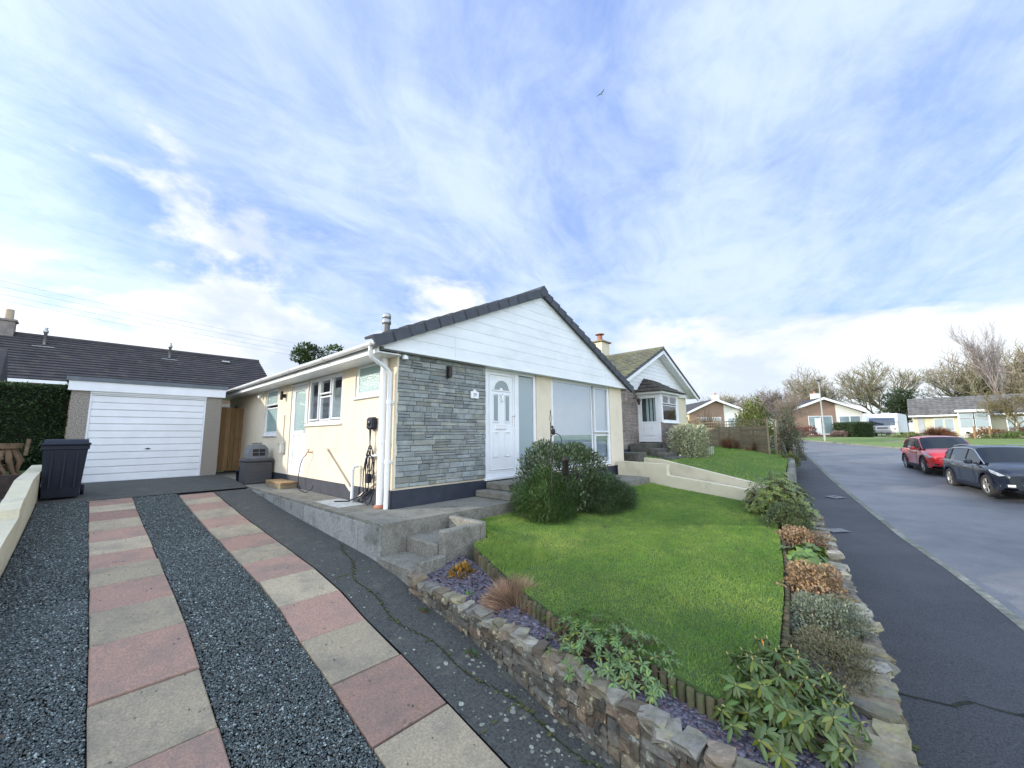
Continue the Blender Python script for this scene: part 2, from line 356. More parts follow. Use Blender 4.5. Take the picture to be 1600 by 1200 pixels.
def wall_holes(mb, ax, a0,a1,z0,z1,d0,d1,holes):
    """holes (a0,a1,z0,z1); boxes butt end to end"""
    hs = sorted(holes); x = a0
    for h in hs:
        if h[0] > x: slab(mb, ax, x,h[0],z0,z1,d0,d1)
        if h[2] > z0: slab(mb, ax, h[0],h[1],z0,h[2],d0,d1)
        if h[3] < z1: slab(mb, ax, h[0],h[1],h[3],z1,d0,d1)
        x = h[1]
    if x < a1: slab(mb, ax, x,a1,z0,z1,d0,d1)
def coursed(mb, x0,x1,z0,z1,y, depth=.03, hmin=.05,hmax=.12,lmin=.10,lmax=.42, gap=.008, cols=None, face=-1, irregular=.006):
    """random coursed stones on the plane y, standing proud towards face"""
    z = z0
    while z < z1-.01:
        h = min(random.uniform(hmin,hmax), z1-z)
        if z1-z-h < hmin*.7: h = z1-z
        x = x0
        while x < x1-.005:
            l = min(random.uniform(lmin,lmax), x1-x)
            if x1-x-l < lmin*.6: l = x1-x
            split = h > hmax*.8 and random.random() < .25
            for (q0,q1) in ([(z,z+h*.5),(z+h*.5,z+h)] if split else [(z,z+h)]):
                p = depth*random.uniform(.55,1); j = lambda: random.uniform(-irregular,irregular)
                a0,a1,b0,b1 = x+gap/2,x+l-gap/2,q0+gap/2,q1-gap/2; e = .007
                c = random.choice(cols) if cols else (1,1,1); k = random.uniform(.75,1.2); c = tuple(i*k for i in c)
                back = [(a0+j()*.5,y,b0+j()*.5),(a1+j()*.5,y,b0+j()*.5),(a1+j()*.5,y,b1+j()*.5),(a0+j()*.5,y,b1+j()*.5)]
                fr = []
                for (bx_,by_,bz_),(sx,sz) in zip(back,((1,1),(-1,1),(-1,-1),(1,-1))):
                    fr.append((bx_+sx*e, y+face*p*random.uniform(.85,1.1), bz_+sz*e))
                mid = [(bx_, y+face*p*.7, bz_) for (bx_,by_,bz_) in back]
                vs = back+mid+fr
                fs = [(8,9,10,11)]+[(i,(i+1)%4,4+(i+1)%4,4+i) for i in range(4)]+[(4+i,4+(i+1)%4,8+(i+1)%4,8+i) for i in range(4)]
                if face > 0: fs = [f[::-1] for f in fs]
                mb.add(vs, fs, c)
            x += l
        z += h
def tiled(mb, p0, du, dv, length, up, tw=.30, th=.32, wave=.03, step=.025, jit=.12, sub=4, t=(1,1,1), flat=False, gap=0):
    """interlocking tiled slope: p0 eave corner, du along the eave (unit), dv up the slope (unit)"""
    p0=Vector(p0); du=Vector(du).normalized(); dv=Vector(dv).normalized(); n = du.cross(dv).normalized()
    if n.z < 0: n = -n
    rows = max(1,int(round(up/th))); th = up/rows; colsn = max(1,int(round(length/tw))); tw = length/colsn
    for r in range(rows):
        for c in range(colsn):
            k = 1+random.uniform(-jit,jit); vs=[]; m = sub
            for i in range(m+1):
                ph = i/m; h = 0 if flat else wave*(math.sin(2*PI*ph)*.5+.5)
                a = p0+du*(tw*(c+ph)); 
                vs.append(a+dv*(th*r)+n*(h+step)); vs.append(a+dv*(th*(r+1))+n*h*1.0); vs.append(a+dv*(th*r)+n*(h-.002))
            fs = []
            for i in range(m):
                b = i*3; fs.append((b,b+3,b+4,b+1)); fs.append((b+2,b+5,b+3,b))
            mb.add(vs, fs, tuple(x*k for x in t))
def text_mesh(s, size, name='text'):
    cu = bpy.data.curves.new(name,'FONT'); cu.body = s; cu.size = size; cu.extrude = .001; cu.align_x='CENTER'; cu.align_y='CENTER'
    ob = bpy.data.objects.new(name, cu); COL.objects.link(ob)
    dg = bpy.context.evaluated_depsgraph_get(); me = bpy.data.meshes.new_from_object(ob.evaluated_get(dg))
    V = [v.co.copy() for v in me.vertices]; F = [tuple(p.vertices) for p in me.polygons]
    bpy.data.objects.remove(ob); return V, F

# ================= GROUND, ROAD, PAVEMENT (world frame) =================
def kerb_p(a): return float(np.interp(a,[-30,8,10,12.5,15.9,18.3,22.5,30.5,37.4,43,50,60,75],[2.4,2.36,2.26,1.98,1.78,1.64,1.43,1.17,.62,-.08,-1.5,-5,-12]))
def inner_p(a): return float(np.interp(a,[-30,4.75,7,14.5,21.6,32,40,47,60,75],[-.2,.2,.4,.72,.48,-.12,-.9,-2.2,-6.8,-14]))
def far_p(a): return float(np.interp(a,[-30,36,38,41.8,46,51,60,75],[7.35,7.35,7.1,4.9,2.6,.2,-3.6,-10.5]))
AS = [x for x in np.arange(-16,20,.8)]+[x for x in np.arange(20,76,1.6)]
def band(mb, f0, f1, off=0.0, n=6, zf=None, As=AS):
    """sheet between two lines in street coordinates"""
    g = []
    for a in As:
        row=[]
        for i in range(n+1):
            p = f0(a)+(f1(a)-f0(a))*i/n; x,y = A2W(a,p); row.append((x,y,(zf(x,y) if zf else street(x,y))+off))
        g.append(row)
    vs=[v for r in g for v in r]; fs=[]
    for i in range(len(g)-1):
        for j in range(n): b=i*(n+1)+j; fs.append((b,b+n+1,b+n+2,b+1))
    mb.add(vs,fs,None,True); return mb
def terr(x, y):
    a = x*SD[0]+y*SD[1]; p = x*PD[0]+y*PD[1]; s = street(x,y)-.16
    u,v,_ = W2H(x,y)
    lot = float(np.interp(v,[-6.5,-5.6,-4,0,6,9,30],[s,-1.1,-.75,-.12,.28,.5,.8]))
    if a > 30: k = min(1,(a-30)/10); lot = lot*(1-k)+s*k
    q = min(1,max(0,(p+.1)/.5)); return min(lot,s+2.5)*(1-q)+s*q if p < .4 else s
m = MB(); xs = list(np.arange(-24,48,.8)); ys = list(np.arange(-14,60,.8))
vs=[(x,y,terr(x,y)) for y in ys for x in xs]; nx=len(xs)
m.add(vs,[(j*nx+i,j*nx+i+1,(j+1)*nx+i+1,(j+1)*nx+i) for j in range(len(ys)-1) for i in range(nx-1)],None,True)
m.struct('ground', verge, 'W')
m = MB(); m.box(-900,900,-600,1500,-3.2,-3.0); m.struct('ground', verge, 'W')
# gently rising land behind, reaching the horizon
m = MB(); ys2=[56,70,90,130,200,400,1200]; xs2=[-900,-300,-100,-24,0,30,60,90,130,250,900]
hz={56:.98,70:1.0,90:1.2,130:1.6,200:2.0,400:2.0,1200:2.0}
m.add([(x,y,hz[y]+(0 if x<200 else 0)) for y in ys2 for x in xs2],[(j*11+i,j*11+i+1,(j+1)*11+i+1,(j+1)*11+i) for j in range(6) for i in range(10)])
m.add([(x,y,.95) for y in (-14,30,56) for x in (47.5,100,900)],[(0,1,4,3),(1,2,5,4),(3,4,7,6),(4,5,8,7)])
m.add([(x,y,.42) for y in (-14,30,56) for x in (-900,-100,-23.5)],[(0,1,4,3),(1,2,5,4),(3,4,7,6),(4,5,8,7)])
m.struct('hills', verge, 'W')
m = MB(); band(m, lambda a:kerb_p(a)+.13, lambda a: far_p(a), -.10, 10); m.struct('road', asphalt, 'W')
m = MB(); band(m, lambda a:inner_p(a)-.3, lambda a: kerb_p(a), 0, 6); m.struct('pavement', pave, 'W')
# kerb stones
m = MB(); a = -6.0
while a < 50:
    l = .915; c = random.uniform(.8,1.2); q=[]
    for aa,pp in ((a,kerb_p(a)),(a+l-.012,kerb_p(a+l)),(a+l-.012,kerb_p(a+l)+.125),(a,kerb_p(a)+.125)): q.append(A2W(aa,pp))
    m.prism(q, lambda x,y: street(x,y)-.25, lambda x,y: street(x,y)+.006, (c,c,c)); a += l
m.struct('kerb', kerbm, 'W')
m = MB(); a=-6.0
while a < 60:
    c=random.uniform(.8,1.2); q=[A2W(a,far_p(a)),A2W(a+.9,far_p(a+.9)),A2W(a+.9,far_p(a+.9)+.13),A2W(a,far_p(a)+.13)]
    m.prism(q, lambda x,y: street(x,y)-.2, lambda x,y: street(x,y)+.0, (c,c,c)); a += .915
m.struct('kerb', kerbm, 'W')
# far side: grass verge then caravan drive
m = MB(); band(m, lambda a:far_p(a)+.13, lambda a: far_p(a)+14, -.02, 8, As=list(np.arange(-10,44,1.5))+[44]); m.struct('grass_verge', verge, 'W')
m = MB(); band(m, lambda a:far_p(a)+.13, lambda a: far_p(a)+9, -.02, 8, As=list(np.arange(44,76,1.5))); m.struct('grass_verge', verge, 'W')
m = MB()
P0=[(30.8,33.4),(33.6,31.2),(49.5,46.0),(49.0,56),(45.0,56),(44.0,49)]
m.prism(P0, lambda x,y: street(x,y)-.1, lambda x,y: street(x,y)+.03); m.struct('driveway', concrete, 'W')
# moss-lined crack where two lays of tarmac meet, near bottom right
mossm = M('moss',(.07,.10,.025),(.11,.10,.035),scale=14,rough=1,bump=1,bscale=60)
m = MB(); pts=[]
for i in range(26):
    t=i/25; x=3.2+t*2.9; y=4.62+.05*math.sin(i*1.3)+.02*math.sin(i*4.1)-t*.95; pts.append((x,y))
for i in range(25):
    (x0,y0),(x1,y1)=pts[i],pts[i+1]; w=.012+.016*abs(math.sin(i*2.3)); z=street(x0,y0)+.004; z1=street(x1,y1)+.004
    m.add([(x0,y0-w,z),(x1,y1-w,z1),(x1,y1+w*.6,z1),(x0,y0+w*.6,z)],[(0,1,2,3)])
m.solo('pavement_crack', M('crack_filler',(.012,.012,.012),(.03,.04,.018),scale=8,rough=1), None, None, (0,0,0), 'W', None, 'structure')
# manhole covers
def cover(c, w, l, ang, name, label, bars):
    t = thing(name, label, 'drain cover', (c[0],c[1],street(*c)), 'W', None)
    ca,sa=math.cos(ang),math.sin(ang)
    def Q(x,y,z): X,Y=c[0]+x*ca-y*sa, c[1]+x*sa+y*ca; return (X,Y,street(X,Y)+z)
    f=MB(); f.add([Q(-w/2,-l/2,.022),Q(w/2,-l/2,.022),Q(w/2,l/2,.022),Q(-w/2,l/2,.022)],[(0,1,2,3)])
    f.build('frame', M('cover_frame',(.22,.22,.21),(.15,.15,.15),scale=20,rough=.8), t)
    g=MB(); 
    if bars:
        for i in range(9):
            x=-w/2+.04+i*(w-.08)/8
            g.add([Q(x-.014,-l/2+.03,.026),Q(x+.014,-l/2+.03,.026),Q(x+.014,l/2-.03,.026),Q(x-.014,l/2-.03,.026)],[(0,1,2,3)],(1.6,1.6,1.6))
    else:
        g.add([Q(-w/2+.03,-l/2+.03,.026),Q(w/2-.03,-l/2+.03,.026),Q(w/2-.03,l/2-.03,.026),Q(-w/2+.03,l/2-.03,.026)],[(0,1,2,3)],(1.1,1.1,1.1))
        g.add([Q(-.06,-.05,.03),Q(.06,-.05,.03),Q(.06,.05,.03),Q(-.06,.05,.03)],[(0,1,2,3)],(.3,.3,.3))
    g.build('cover_plate', M('cover_iron',(.20,.20,.20),(.13,.13,.13),scale=25,rough=.8), t)
cover((10.55,13.38),.42,.42,R(10),'drain_cover','small square grey cover in the pavement beyond the round green shrub',False)
cover((7.70,9.82),.42,.30,R(0),'drain_cover','pale barred drain cover in the damp pavement beside the brown hydrangea',True)

# ================= DRIVEWAY (house frame) =================
def strip(mb, u0, u1, v0, v1, zf, dv=.3, nu=2, jit=0):
    n=max(1,int((v1-v0)/dv)); g=[]
    for i in range(n+1):
        v=v0+(v1-v0)*i/n
        for j in range(nu+1): u=u0+(u1-u0)*j/nu; g.append((u,v,zf(u,v)))
    mb.add(g,[(i*(nu+1)+j,i*(nu+1)+j+1,(i+1)*(nu+1)+j+1,(i+1)*(nu+1)+j) for i in range(n) for j in range(nu)],None,True)
m=MB(); strip(m,-3.70,-.60,-6.4,8.7,lambda u,v: zd(v)-.035 if v>-4.5 else zd(v)-.035,.2,6); m.struct('driveway', gravelbase)
m=MB(); strip(m,-1.29,-.60,-6.3,4.75,lambda u,v: zd(v),.15,6); m.struct('driveway', drive_conc)          # concrete margin along the wall
m=MB(); strip(m,-3.72,-.64,4.95,9.2,lambda u,v: zd(v)-.002,.2,6); m.struct('driveway', drive_conc)         # apron before the garage
m=MB()                                                                                                   # wandering moss line and joint
for i in range(70):
    v=-5.2+i*.075; u=-.98+.10*math.sin(v*1.3+.6)+.03*math.sin(v*7)+(.18*max(0,(v+1.2))); w=.018+.03*abs(math.sin(i*.7))*random.random()
    u=min(u,-.68)
    m.add([(u-.006,v,zd(v)+.004),(u+.006,v,zd(v)+.004),(u+.006,v+.085,zd(v+.085)+.004),(u-.006,v+.085,zd(v+.085)+.004)],[(0,1,2,3)],(.35,.35,.35))
    for _ in range(random.choice([0,1,3,5])):
        cu,cv=u+random.gauss(0,.014),v+random.uniform(0,.07); r=random.uniform(.006,.020); k=random.uniform(.5,1.2)
        m.add([(cu+r*random.uniform(.5,1.2)*math.cos(q),cv+r*random.uniform(.6,1.3)*math.sin(q),zd(cv)+.006+.001*_) for q in (0,.9,1.8,2.7,3.6,4.5,5.4)],[tuple(range(7))],(k,k,k*.9))
for v in (-.95,-3.35):
    for i in range(12):
        if random.random()<.25: continue
        
        u=-1.28+i*.055; m.add([(u,v-.006-.008*random.random()+.06*i/12,zd(v)+.006),(u+.056,v-.006+.06*i/12,zd(v)+.006),(u+.056,v+.005+.06*i/12,zd(v)+.008),(u,v+.02*random.random()+.06*i/12,zd(v)+.008)],[(0,1,2,3)])
for i in range(260):
    u=random.uniform(-.9,3.2); v=float(np.interp(u,[-.9,.4,1.3,2.1,2.8,3.2],[-5.47,-5.41,-5.35,-5.23,-5.08,-5.02]))-abs(random.gauss(0,.05))-.02; x,y,_=H2W(u,v); zz=street(x,y)+.005; r=random.uniform(.008,.03); k=random.uniform(.5,1.2)
    m.add([(u+r*random.uniform(.5,1.2)*math.cos(q),v+r*random.uniform(.6,1.3)*math.sin(q),zz) for q in (0,.9,1.8,2.7,3.6,4.5,5.4)],[tuple(range(7))],(k,k,k*.9))
m.struct('moss', mossm)
# lichen blots
m=MB()
for i in range(420):
    u=random.uniform(-1.28,-.72); v=-5.4+abs(random.gauss(0,1))*1.9
    if v>4: continue
    r=random.choice([.005,.007,.01,.014,.02])*(1 if v<-2.6 else .55)*random.uniform(.7,1.3); n=8; cx,cy=u,v
    p=[(cx+r*random.uniform(.6,1.1)*math.cos(2*PI*k/n),cy+r*random.uniform(.6,1.1)*math.sin(2*PI*k/n)) for k in range(n)]
    k=random.uniform(.6,1.1); m.add([(x,y,zd(y)+.003) for x,y in p],[list(range(n))],(k,k,k*.95))
m.struct('lichen', M('lichen',(.34,.35,.30),(.26,.27,.22),scale=30,rough=1))
# paving slabs: two strips of alternating red and buff slabs
def slabs(u0,u1,vs_,shift,first):
    red,buff=MB(),MB()
    for i in range(len(vs_)-1):
        a,b=vs_[i]+.008,vs_[i+1]-.008; k=random.uniform(.80,1.12); dz=random.uniform(-.004,.004)+.012
        s0,s1=shift(a),shift(b); mb=red if (i+first)%2==0 else buff; e=.008; ang=random.uniform(-.006,.006)
        mid=(a+b)/2; sl=(zd(b)-zd(a))/(b-a)
        jj=lambda: random.uniform(-.006,.006)
        c=[(u0+s0+jj(),a+jj()*.6),(u1+s0+jj(),a+ang+jj()*.6),(u1+s1+jj(),b+ang+jj()*.6),(u0+s1+jj(),b+jj()*.6)]
        zz=lambda v: zd(mid)+sl*(v-mid)+dz
        bot=[(x,y,zz(y)-.05) for x,y in c]; mid_=[(x,y,zz(y)-e) for x,y in c]
        top=[(x+(e if j in(0,3) else -e),y+(e if j<2 else -e),zz(y)) for j,(x,y) in enumerate(c)]
        mb.add(bot+mid_+top,[(8,9,10,11)]+[(q,(q+1)%4,4+(q+1)%4,4+q) for q in range(4)]+[(4+q,4+(q+1)%4,8+(q+1)%4,8+q) for q in range(4)],(k,k,k))
    red.struct('paved_path',slab_red); buff.struct('paved_path',slab_buff)
v1=[-6.2,-5.55,-4.9,-4.25,-3.6,-2.96,-2.33,-1.70,-1.06,-.44,.25,.84,1.43,2.05,2.68,3.26,3.89,4.38,4.86]
slabs(-3.06,-2.51,v1,lambda v:0,1)
v2=[-6.05,-5.45,-4.85,-4.25,-3.63,-3.02,-2.41,-1.80,-1.24,-.60,.03,.63,1.27,1.90,2.55,3.18,3.75,4.2,4.68]
slabs(-1.86,-1.31,v2,lambda v:0,1)
# gravel: real stones
def gravel(name, regions, n, smin, smax, mat, zf, cols, flat=.6):
    base=np.array([[1,0,0],[0,1,0],[-1,0,0],[0,-1,0],[0,0,1],[0,0,-1]],float)
    fc=np.array([[0,1,4],[1,2,4],[2,3,4],[3,0,4],[1,0,5],[2,1,5],[3,2,5],[0,3,5]])
    U=[];V=[]
    for (u0,u1,va,vb,k) in regions:
        c=int(n*k); U.append(rng.uniform(u0,u1,c)); V.append(rng.uniform(va,vb,c))
    U=np.concatenate(U);V=np.concatenate(V); c=len(U); s=rng.uniform(smin,smax,c)
    B=base[None]*(1+rng.normal(0,.22,(c,6,3)))+rng.normal(0,.15,(c,6,3)); B=B*s[:,None,None]; B[:,:,0]*=rng.uniform(.8,1.5,(c,1)); B[:,:,2]*=flat
    # random tilt + spin
    a=rng.uniform(0,2*PI,c); b=rng.normal(0,.5,c); ca,sa,cb,sb=np.cos(a),np.sin(a),np.cos(b),np.sin(b)
    y=B[:,:,1]*cb[:,None]-B[:,:,2]*sb[:,None]; z=B[:,:,1]*sb[:,None]+B[:,:,2]*cb[:,None]; x=B[:,:,0]
    X=x*ca[:,None]-y*sa[:,None]; Y=x*sa[:,None]+y*ca[:,None]
    Z0=zf(U,V)+rng.uniform(-.004,.012,c)
    P=np.stack([X+U[:,None],Y+V[:,None],z+Z0[:,None]],-1).reshape(-1,3)
    F=(fc[None]+np.arange(c)[:,None,None]*6).reshape(-1,3)
    pal=np.array(cols)[rng.integers(0,len(cols),c)]*rng.uniform(.6,1.35,(c,1)); T=np.repeat(pal,8,axis=0)
    o=np_mesh(name,P,F,T,mat); o.location=H2W(0,0,0); o.rotation_euler=(0,0,TH); tag(o,kind='stuff'); return o
zdv=lambda U,V: np.interp(V,[p[0] for p in PR],[p[1] for p in PR])-.012
gc=[(1,1,1)]*8+[(.75,.85,.85)]*4+[(1.3,1.35,1.3)]*3+[(3.4,3.5,3.4),(1.4,1.2,1.0),(2.1,2.15,2.1),(2.5,2.6,2.6)]
gravel('gravel',[(-2.50,-1.87,-4.6,-1.0,1.3),(-2.50,-1.87,-1.0,1.5,.7),(-2.50,-1.87,1.5,4.9,.65),(-3.66,-3.07,-2.6,.0,1.0),(-3.66,-3.07,0,5.0,.9)],27000,.005,.0105,gravelm,zdv,gc)
n=170; U=np.concatenate([rng.uniform(-3.6,-.7,90),rng.uniform(-.6,-.1,30),rng.uniform(-.6,.8,50)]); V=np.concatenate([rng.uniform(-4,5.5,90),rng.uniform(-.8,6,30),rng.uniform(-5.1,-4.4,50)])
Z=np.array([zd(v)+.012 if i<90 else (.54 if i<120 else zwall(v)+.0) for i,v in enumerate(V)])
Vv,Ff,Tt=leaf_arrays(np.stack([U,V,Z],1),np.stack([rng.normal(0,1,n),rng.normal(0,1,n),rng.uniform(0,.25,n)],1),rng.uniform(.015,.04,n),.016,tints(n,(.26,.17,.09),.5))
o=np_mesh('fallen_leaves',Vv,Ff,Tt,leaf); o.location=H2W(0,0,0); o.rotation_euler=(0,0,TH); tag(o,kind='stuff')
gravel('gravel',[(-3.06,-2.51,-3,5,.35),(-1.86,-1.28,-4,4.6,.5),(-1.28,-.75,-4,4.6,.25)],260,.004,.008,gravelm,lambda U,V: np.interp(V,[p[0] for p in PR],[p[1] for p in PR])+.014,gc)
# ================= TERRACE, STEPS =================
m=MB(); T=.535
poly=[(-.64,-.86),(1.95,-.96),(6.6,-1.02),(6.75,-.4),(6.75,-.03),(.0,-.03),(-.03,.0),(-.03,6.3),(-.64,6.3)]
m.prism(poly, -.4, T)
m.solo('path', concrete, None, None, (0,0,0), 'H', None, 'structure')
m=MB(); v=-.86                                                   # rendered face towards the drive, in bays with open joints
for a,b in ((-.86,-.30),(-.29,1.6),(1.61,3.3),(3.31,6.3)): m.box(-.665,-.641,a,b,-.3,T-.035-.004*random.random(),(1+random.uniform(-.1,.1),)*3)
m.struct('path', conc_face)
m=MB(); m.box(-.64,-.03,6.301,9.2,.2,.60); m.struct('path', concrete)
t=thing('door_steps','two worn concrete steps rising to the white front door','steps',(2.4,-.4,T))
m=MB(); m.bbox(1.62,2.95,-.88,-.031,T+.001,.645,.015); m.build('step',concrete,t)
m=MB(); m.bbox(1.88,3.35,-.60,-.031,.646,.765,.015); m.build('step',concrete,t)
t=thing('garden_steps','mossy concrete garden steps boxed in by a low concrete wall at the terrace corner','steps',(-.2,-1.2,0))
m=MB(); m.bbox(-.675,-.30,-1.56,-.865,-.35,.165,.012); m.build('landing',concrete,t)
m=MB(); m.bbox(-.299,.30,-1.50,-.865,-.35,.345,.02); m.build('step',concrete,t)
m=MB(); m.bbox(.301,.40,-1.62,-.965,-.3,.515,.015); m.bbox(-.27,.30,-1.62,-1.501,-.3,.505,.015); m.build('side_wall',concrete,t)
m=MB(); m.bbox(-.62,-.271,-1.66,-1.562,-.3,.245,.012); m.build('edging',concrete,t)
for zz in(0,): 
    m=MB(); m.add([(-.50,1.62,T+.004),(-.06,1.62,T+.004),(-.06,.70,T+.004),(-.50,.70,T+.004)],[(0,3,2,1)]); 
    m.solo('inspection_cover',M('pale_cover',(.46,.48,.47),(.30,.32,.31),scale=6,rough=.8),'pale rectangular inspection cover lying in the terrace by the downpipes','cover',(-.28,1.1,T))
# ================= STONE WALLS =================
def rubble_wall(t, path, zb, zt, th, side=1, cl=.26, ch=.10, cw=(.06,.145), two_ok=True):
    """path (u,v) along the outer face; th to the inner side (left of travel * side)"""
    stones=MB(); core=MB(); caps=MB()
    for (a,b) in zip(path[:-1],path[1:]):
        A=Vector(a);B=Vector(b);d=(B-A);L=d.length;d/=L;nrm=Vector((-d.y,d.x))*side; ang=math.atan2(d.y,d.x)
        n=max(1,int(L/.3))
        for i in range(n):
            p=A+d*(L*i/n);q=A+d*(L*(i+1)/n)
            z0=min(zb(p),zb(q))-.1;
            c=[p+nrm*.012,q+nrm*.012,q+nrm*(th-.02),p+nrm*(th-.02)]
            core.add([(x.x,x.y,z0) for x in c]+[(x.x,x.y,zt((p+q)/2)-.05) for x in c],[(0,3,2,1),(4,5,6,7),(0,1,5,4),(1,2,6,5),(2,3,7,6),(3,0,4,7)])
        s=0
        while s<L:
            H=zt(A+d*s)-.05-(zb(A+d*s)-.04); rows=max(1,int(round(H/ch))); w=random.uniform(cl*.5,cl*1.3)
            zz=zb(A+d*s)-.04
            for r in range(rows):
                hh=H/rows; nn=random.choice([1,1,2]) 
                for q in range(nn):
                    ww=w/nn; c=A+d*(s+ww*(q+.5))+nrm*.035; k=random.uniform(.6,1.35); warm=random.choice([(1,1,1),(1.1,1,.85),(.9,.95,1.0),(1.15,.95,.8),(.75,.75,.75)])
                    stones.rock((c.x,c.y,zz+hh*(r+.5)+random.uniform(-.01,.01)),(ww*random.uniform(.92,1.12),.075+random.uniform(0,.03),hh*random.uniform(.85,1.25)),ang+random.uniform(-.07,.07),.17,tuple(k*x for x in warm),.3,random.uniform(-.2,.2))
            s+=w
        s=0
        while s<L:
            w=random.uniform(*cw); c=A+d*(s+w/2); z=zt(c); k=random.uniform(.55,1.4); warm=random.choice([(1,1,1),(1.05,1,.85),(.85,.85,.9),(.7,.6,.55)])
            two=two_ok and th>.2 and random.random()<.3
            for q in range(2 if two else 1):
                dd=th/(2 if two else 1); cc=c+nrm*(dd*(q+.5)-.01)
                caps.rock((cc.x,cc.y,z-.03+random.uniform(-.022,.016)),(w*random.uniform(.95,1.2),dd*random.uniform(.85,1.25),.07*random.uniform(.6,1.2)),ang+random.uniform(-.35,.35),.26,tuple(k*x for x in warm),.18,random.uniform(-.12,.12))
            s+=w
    core.build('mortar_core',mortar,t); stones.build('stonework',rubble,t); caps.build('coping',coping,t)
t=thing('rubble_wall','low lichened rubble stone wall stepping down beside the driveway with pale coping stones','wall',(-.7,-3,-.3))
pth=[(-.70,-1.57),(-.70,-2.4),(-.72,-3.0),(-.77,-3.6),(-.80,-4.3),(-.84,-5.35)]
rubble_wall(t,pth,lambda p: zd(p[1]),lambda p: zwall(p[1])+.02,.135,side=1,cl=.17,ch=.07,cw=(.08,.17))
t=thing('rubble_wall','curving stone retaining wall with broad pale coping between the flower bed and the pavement','wall',(2,-5.2,-.5))
pth=[(-.85,-5.42),(-.1,-5.40),(.4,-5.36),(1.3,-5.30),(2.1,-5.18),(2.8,-5.03),(4.1,-4.84),(5.0,-4.70),(7.3,-4.30)]
def zst(p): x,y,_=H2W(p[0],p[1]); return street(x,y)
rubble_wall(t,pth,lambda p: zst(p)-.05,lambda p: zwall(p[1])+.02,.25,side=1,cl=.3,ch=.15,cw=(.10,.22))
# bed surface (slate chips over soil)
def zb_(u,v):
    e=float(np.interp(v,[-4.6,-4.2,-3.42,-2.94,-1.93,-1.6],[-.40,-.435,-.46,-.385,-.03,.1])); w=min(1,max(0,(u+.66)/(e+.66))); a=zwall(v)-.028
    return a+(max(zlawn(v)-.15,a)-a)*w if v>-4.55 else a
m=MB(); strip(m,-.68,.02,-5.2,-1.6,zb_,.3,3); 
g=[]
for i in range(24):
    u=-.66+i*.34
    for v in (float(np.interp(u,[-.7,2.8,5,7.4],[-5.3,-4.95,-4.65,-4.2])), float(np.interp(u,[-.7,2,5,6.5,7.4],[-4.4,-4.4,-3.8,-3.3,-3.2]))): g.append((u,v,zb_(u,v)-.006))
m.add(g,[(2*i,2*i+2,2*i+3,2*i+1) for i in range(23)]); m.struct('flower_bed',soil)
def chips(regions,n,poly=None):
    base=np.array([[1,.1,0],[.45,.75,0],[-.5,.7,0],[-1,-.1,0],[-.4,-.8,0],[.6,-.7,0]],float)
    U=[];V=[]
    for (u0,u1,va,vb,k) in regions: c=int(n*k); U.append(rng.uniform(u0,u1,c)); V.append(rng.uniform(va,vb,c))
    U=np.concatenate(U);V=np.concatenate(V)
    c=len(U); s=rng.uniform(.013,.033,c); B=base[None]*(1+rng.normal(0,.18,(c,6,3))); B=B*s[:,None,None]; B[:,:,1]*=rng.uniform(.5,.9,(c,1))
    top=B.copy(); bot=B.copy(); top[:,:,2]=rng.uniform(.002,.005,(c,1)); bot[:,:,2]=-.003; B=np.concatenate([top,bot],1)
    a=rng.uniform(0,2*PI,c)[:,None]; b=rng.normal(0,.28,c)[:,None]
    y=B[:,:,1]*np.cos(b)-B[:,:,2]*np.sin(b); z=B[:,:,1]*np.sin(b)+B[:,:,2]*np.cos(b); X=B[:,:,0]*np.cos(a)-y*np.sin(a); Y=B[:,:,0]*np.sin(a)+y*np.cos(a)
    Z=np.array([zb_(a_,b_2) for a_,b_2 in zip(U,V)])+.006+rng.uniform(-.004,.010,c)
    P=np.stack([X+U[:,None],Y+V[:,None],z+Z[:,None]],-1).reshape(-1,3)
    tri=[]
    for i in range(1,5): tri.append([0,i,i+1])
    for i in range(6): j=(i+1)%6; tri+= [[i,6+i,6+j],[i,6+j,j]]
    tri=np.array(tri); F=(tri[None]+np.arange(c)[:,None,None]*12).reshape(-1,3)
    pal=np.array([(1,1,1),(1,1,1),(.85,.9,1),(1.35,1.35,1.4),(1.2,.9,.85),(.7,.7,.75)])[rng.integers(0,6,c)]*rng.uniform(.7,1.25,(c,1))
    o=np_mesh('slate_chips',P,F,np.repeat(pal,len(tri),axis=0),chipm); o.location=H2W(0,0,0); o.rotation_euler=(0,0,TH); tag(o,kind='stuff')
chips([(-.65,-.0,-2.7,-1.62,.25),(-.66,-.38,-5.2,-2.7,.5),(-.40,.9,-5.2,-4.6,.4)],7500)
# ================= LAWN =================
LP=[(.42,-1.02),(.42,-1.64),(.08,-1.72),(-.01,-1.93),(-.36,-2.94),(-.44,-3.42),(-.41,-4.2),(-.44,-4.56),(-.33,-4.70),(-.03,-4.75),(.62,-4.71),(1.63,-4.58),(2.72,-4.41),(4.88,-4.0),(6.42,-3.5),(6.62,-3.4),(6.62,-1.03)]
m=MB(); m.prism(LP,lambda x,y:zlawn(y)-.3,lambda x,y:zlawn(y)-.012); m.struct('lawn',grassbase)
n=330000
U=rng.uniform(-.5,6.7,n);V=rng.uniform(-4.8,-1.0,n)
du=U+3.23;dv=V+5.47;dd=np.sqrt(du*du+dv*dv); keep=in_poly(U,V,LP)&(rng.random(n)<np.clip(1.5-dd/9,.35,1)); U=U[keep];V=V[keep];dd=dd[keep]
n=len(U); pn=.5+.5*np.sin(U*2.1+np.sin(V*3.3))*np.sin(V*2.7+.7*np.sin(U*1.9)); pn2=.5+.5*np.sin(U*9+3*np.sin(V*7))*np.sin(V*8+2*np.sin(U*5))
edge=(V>-1.5)|((U<.6)&(V>-2.6))
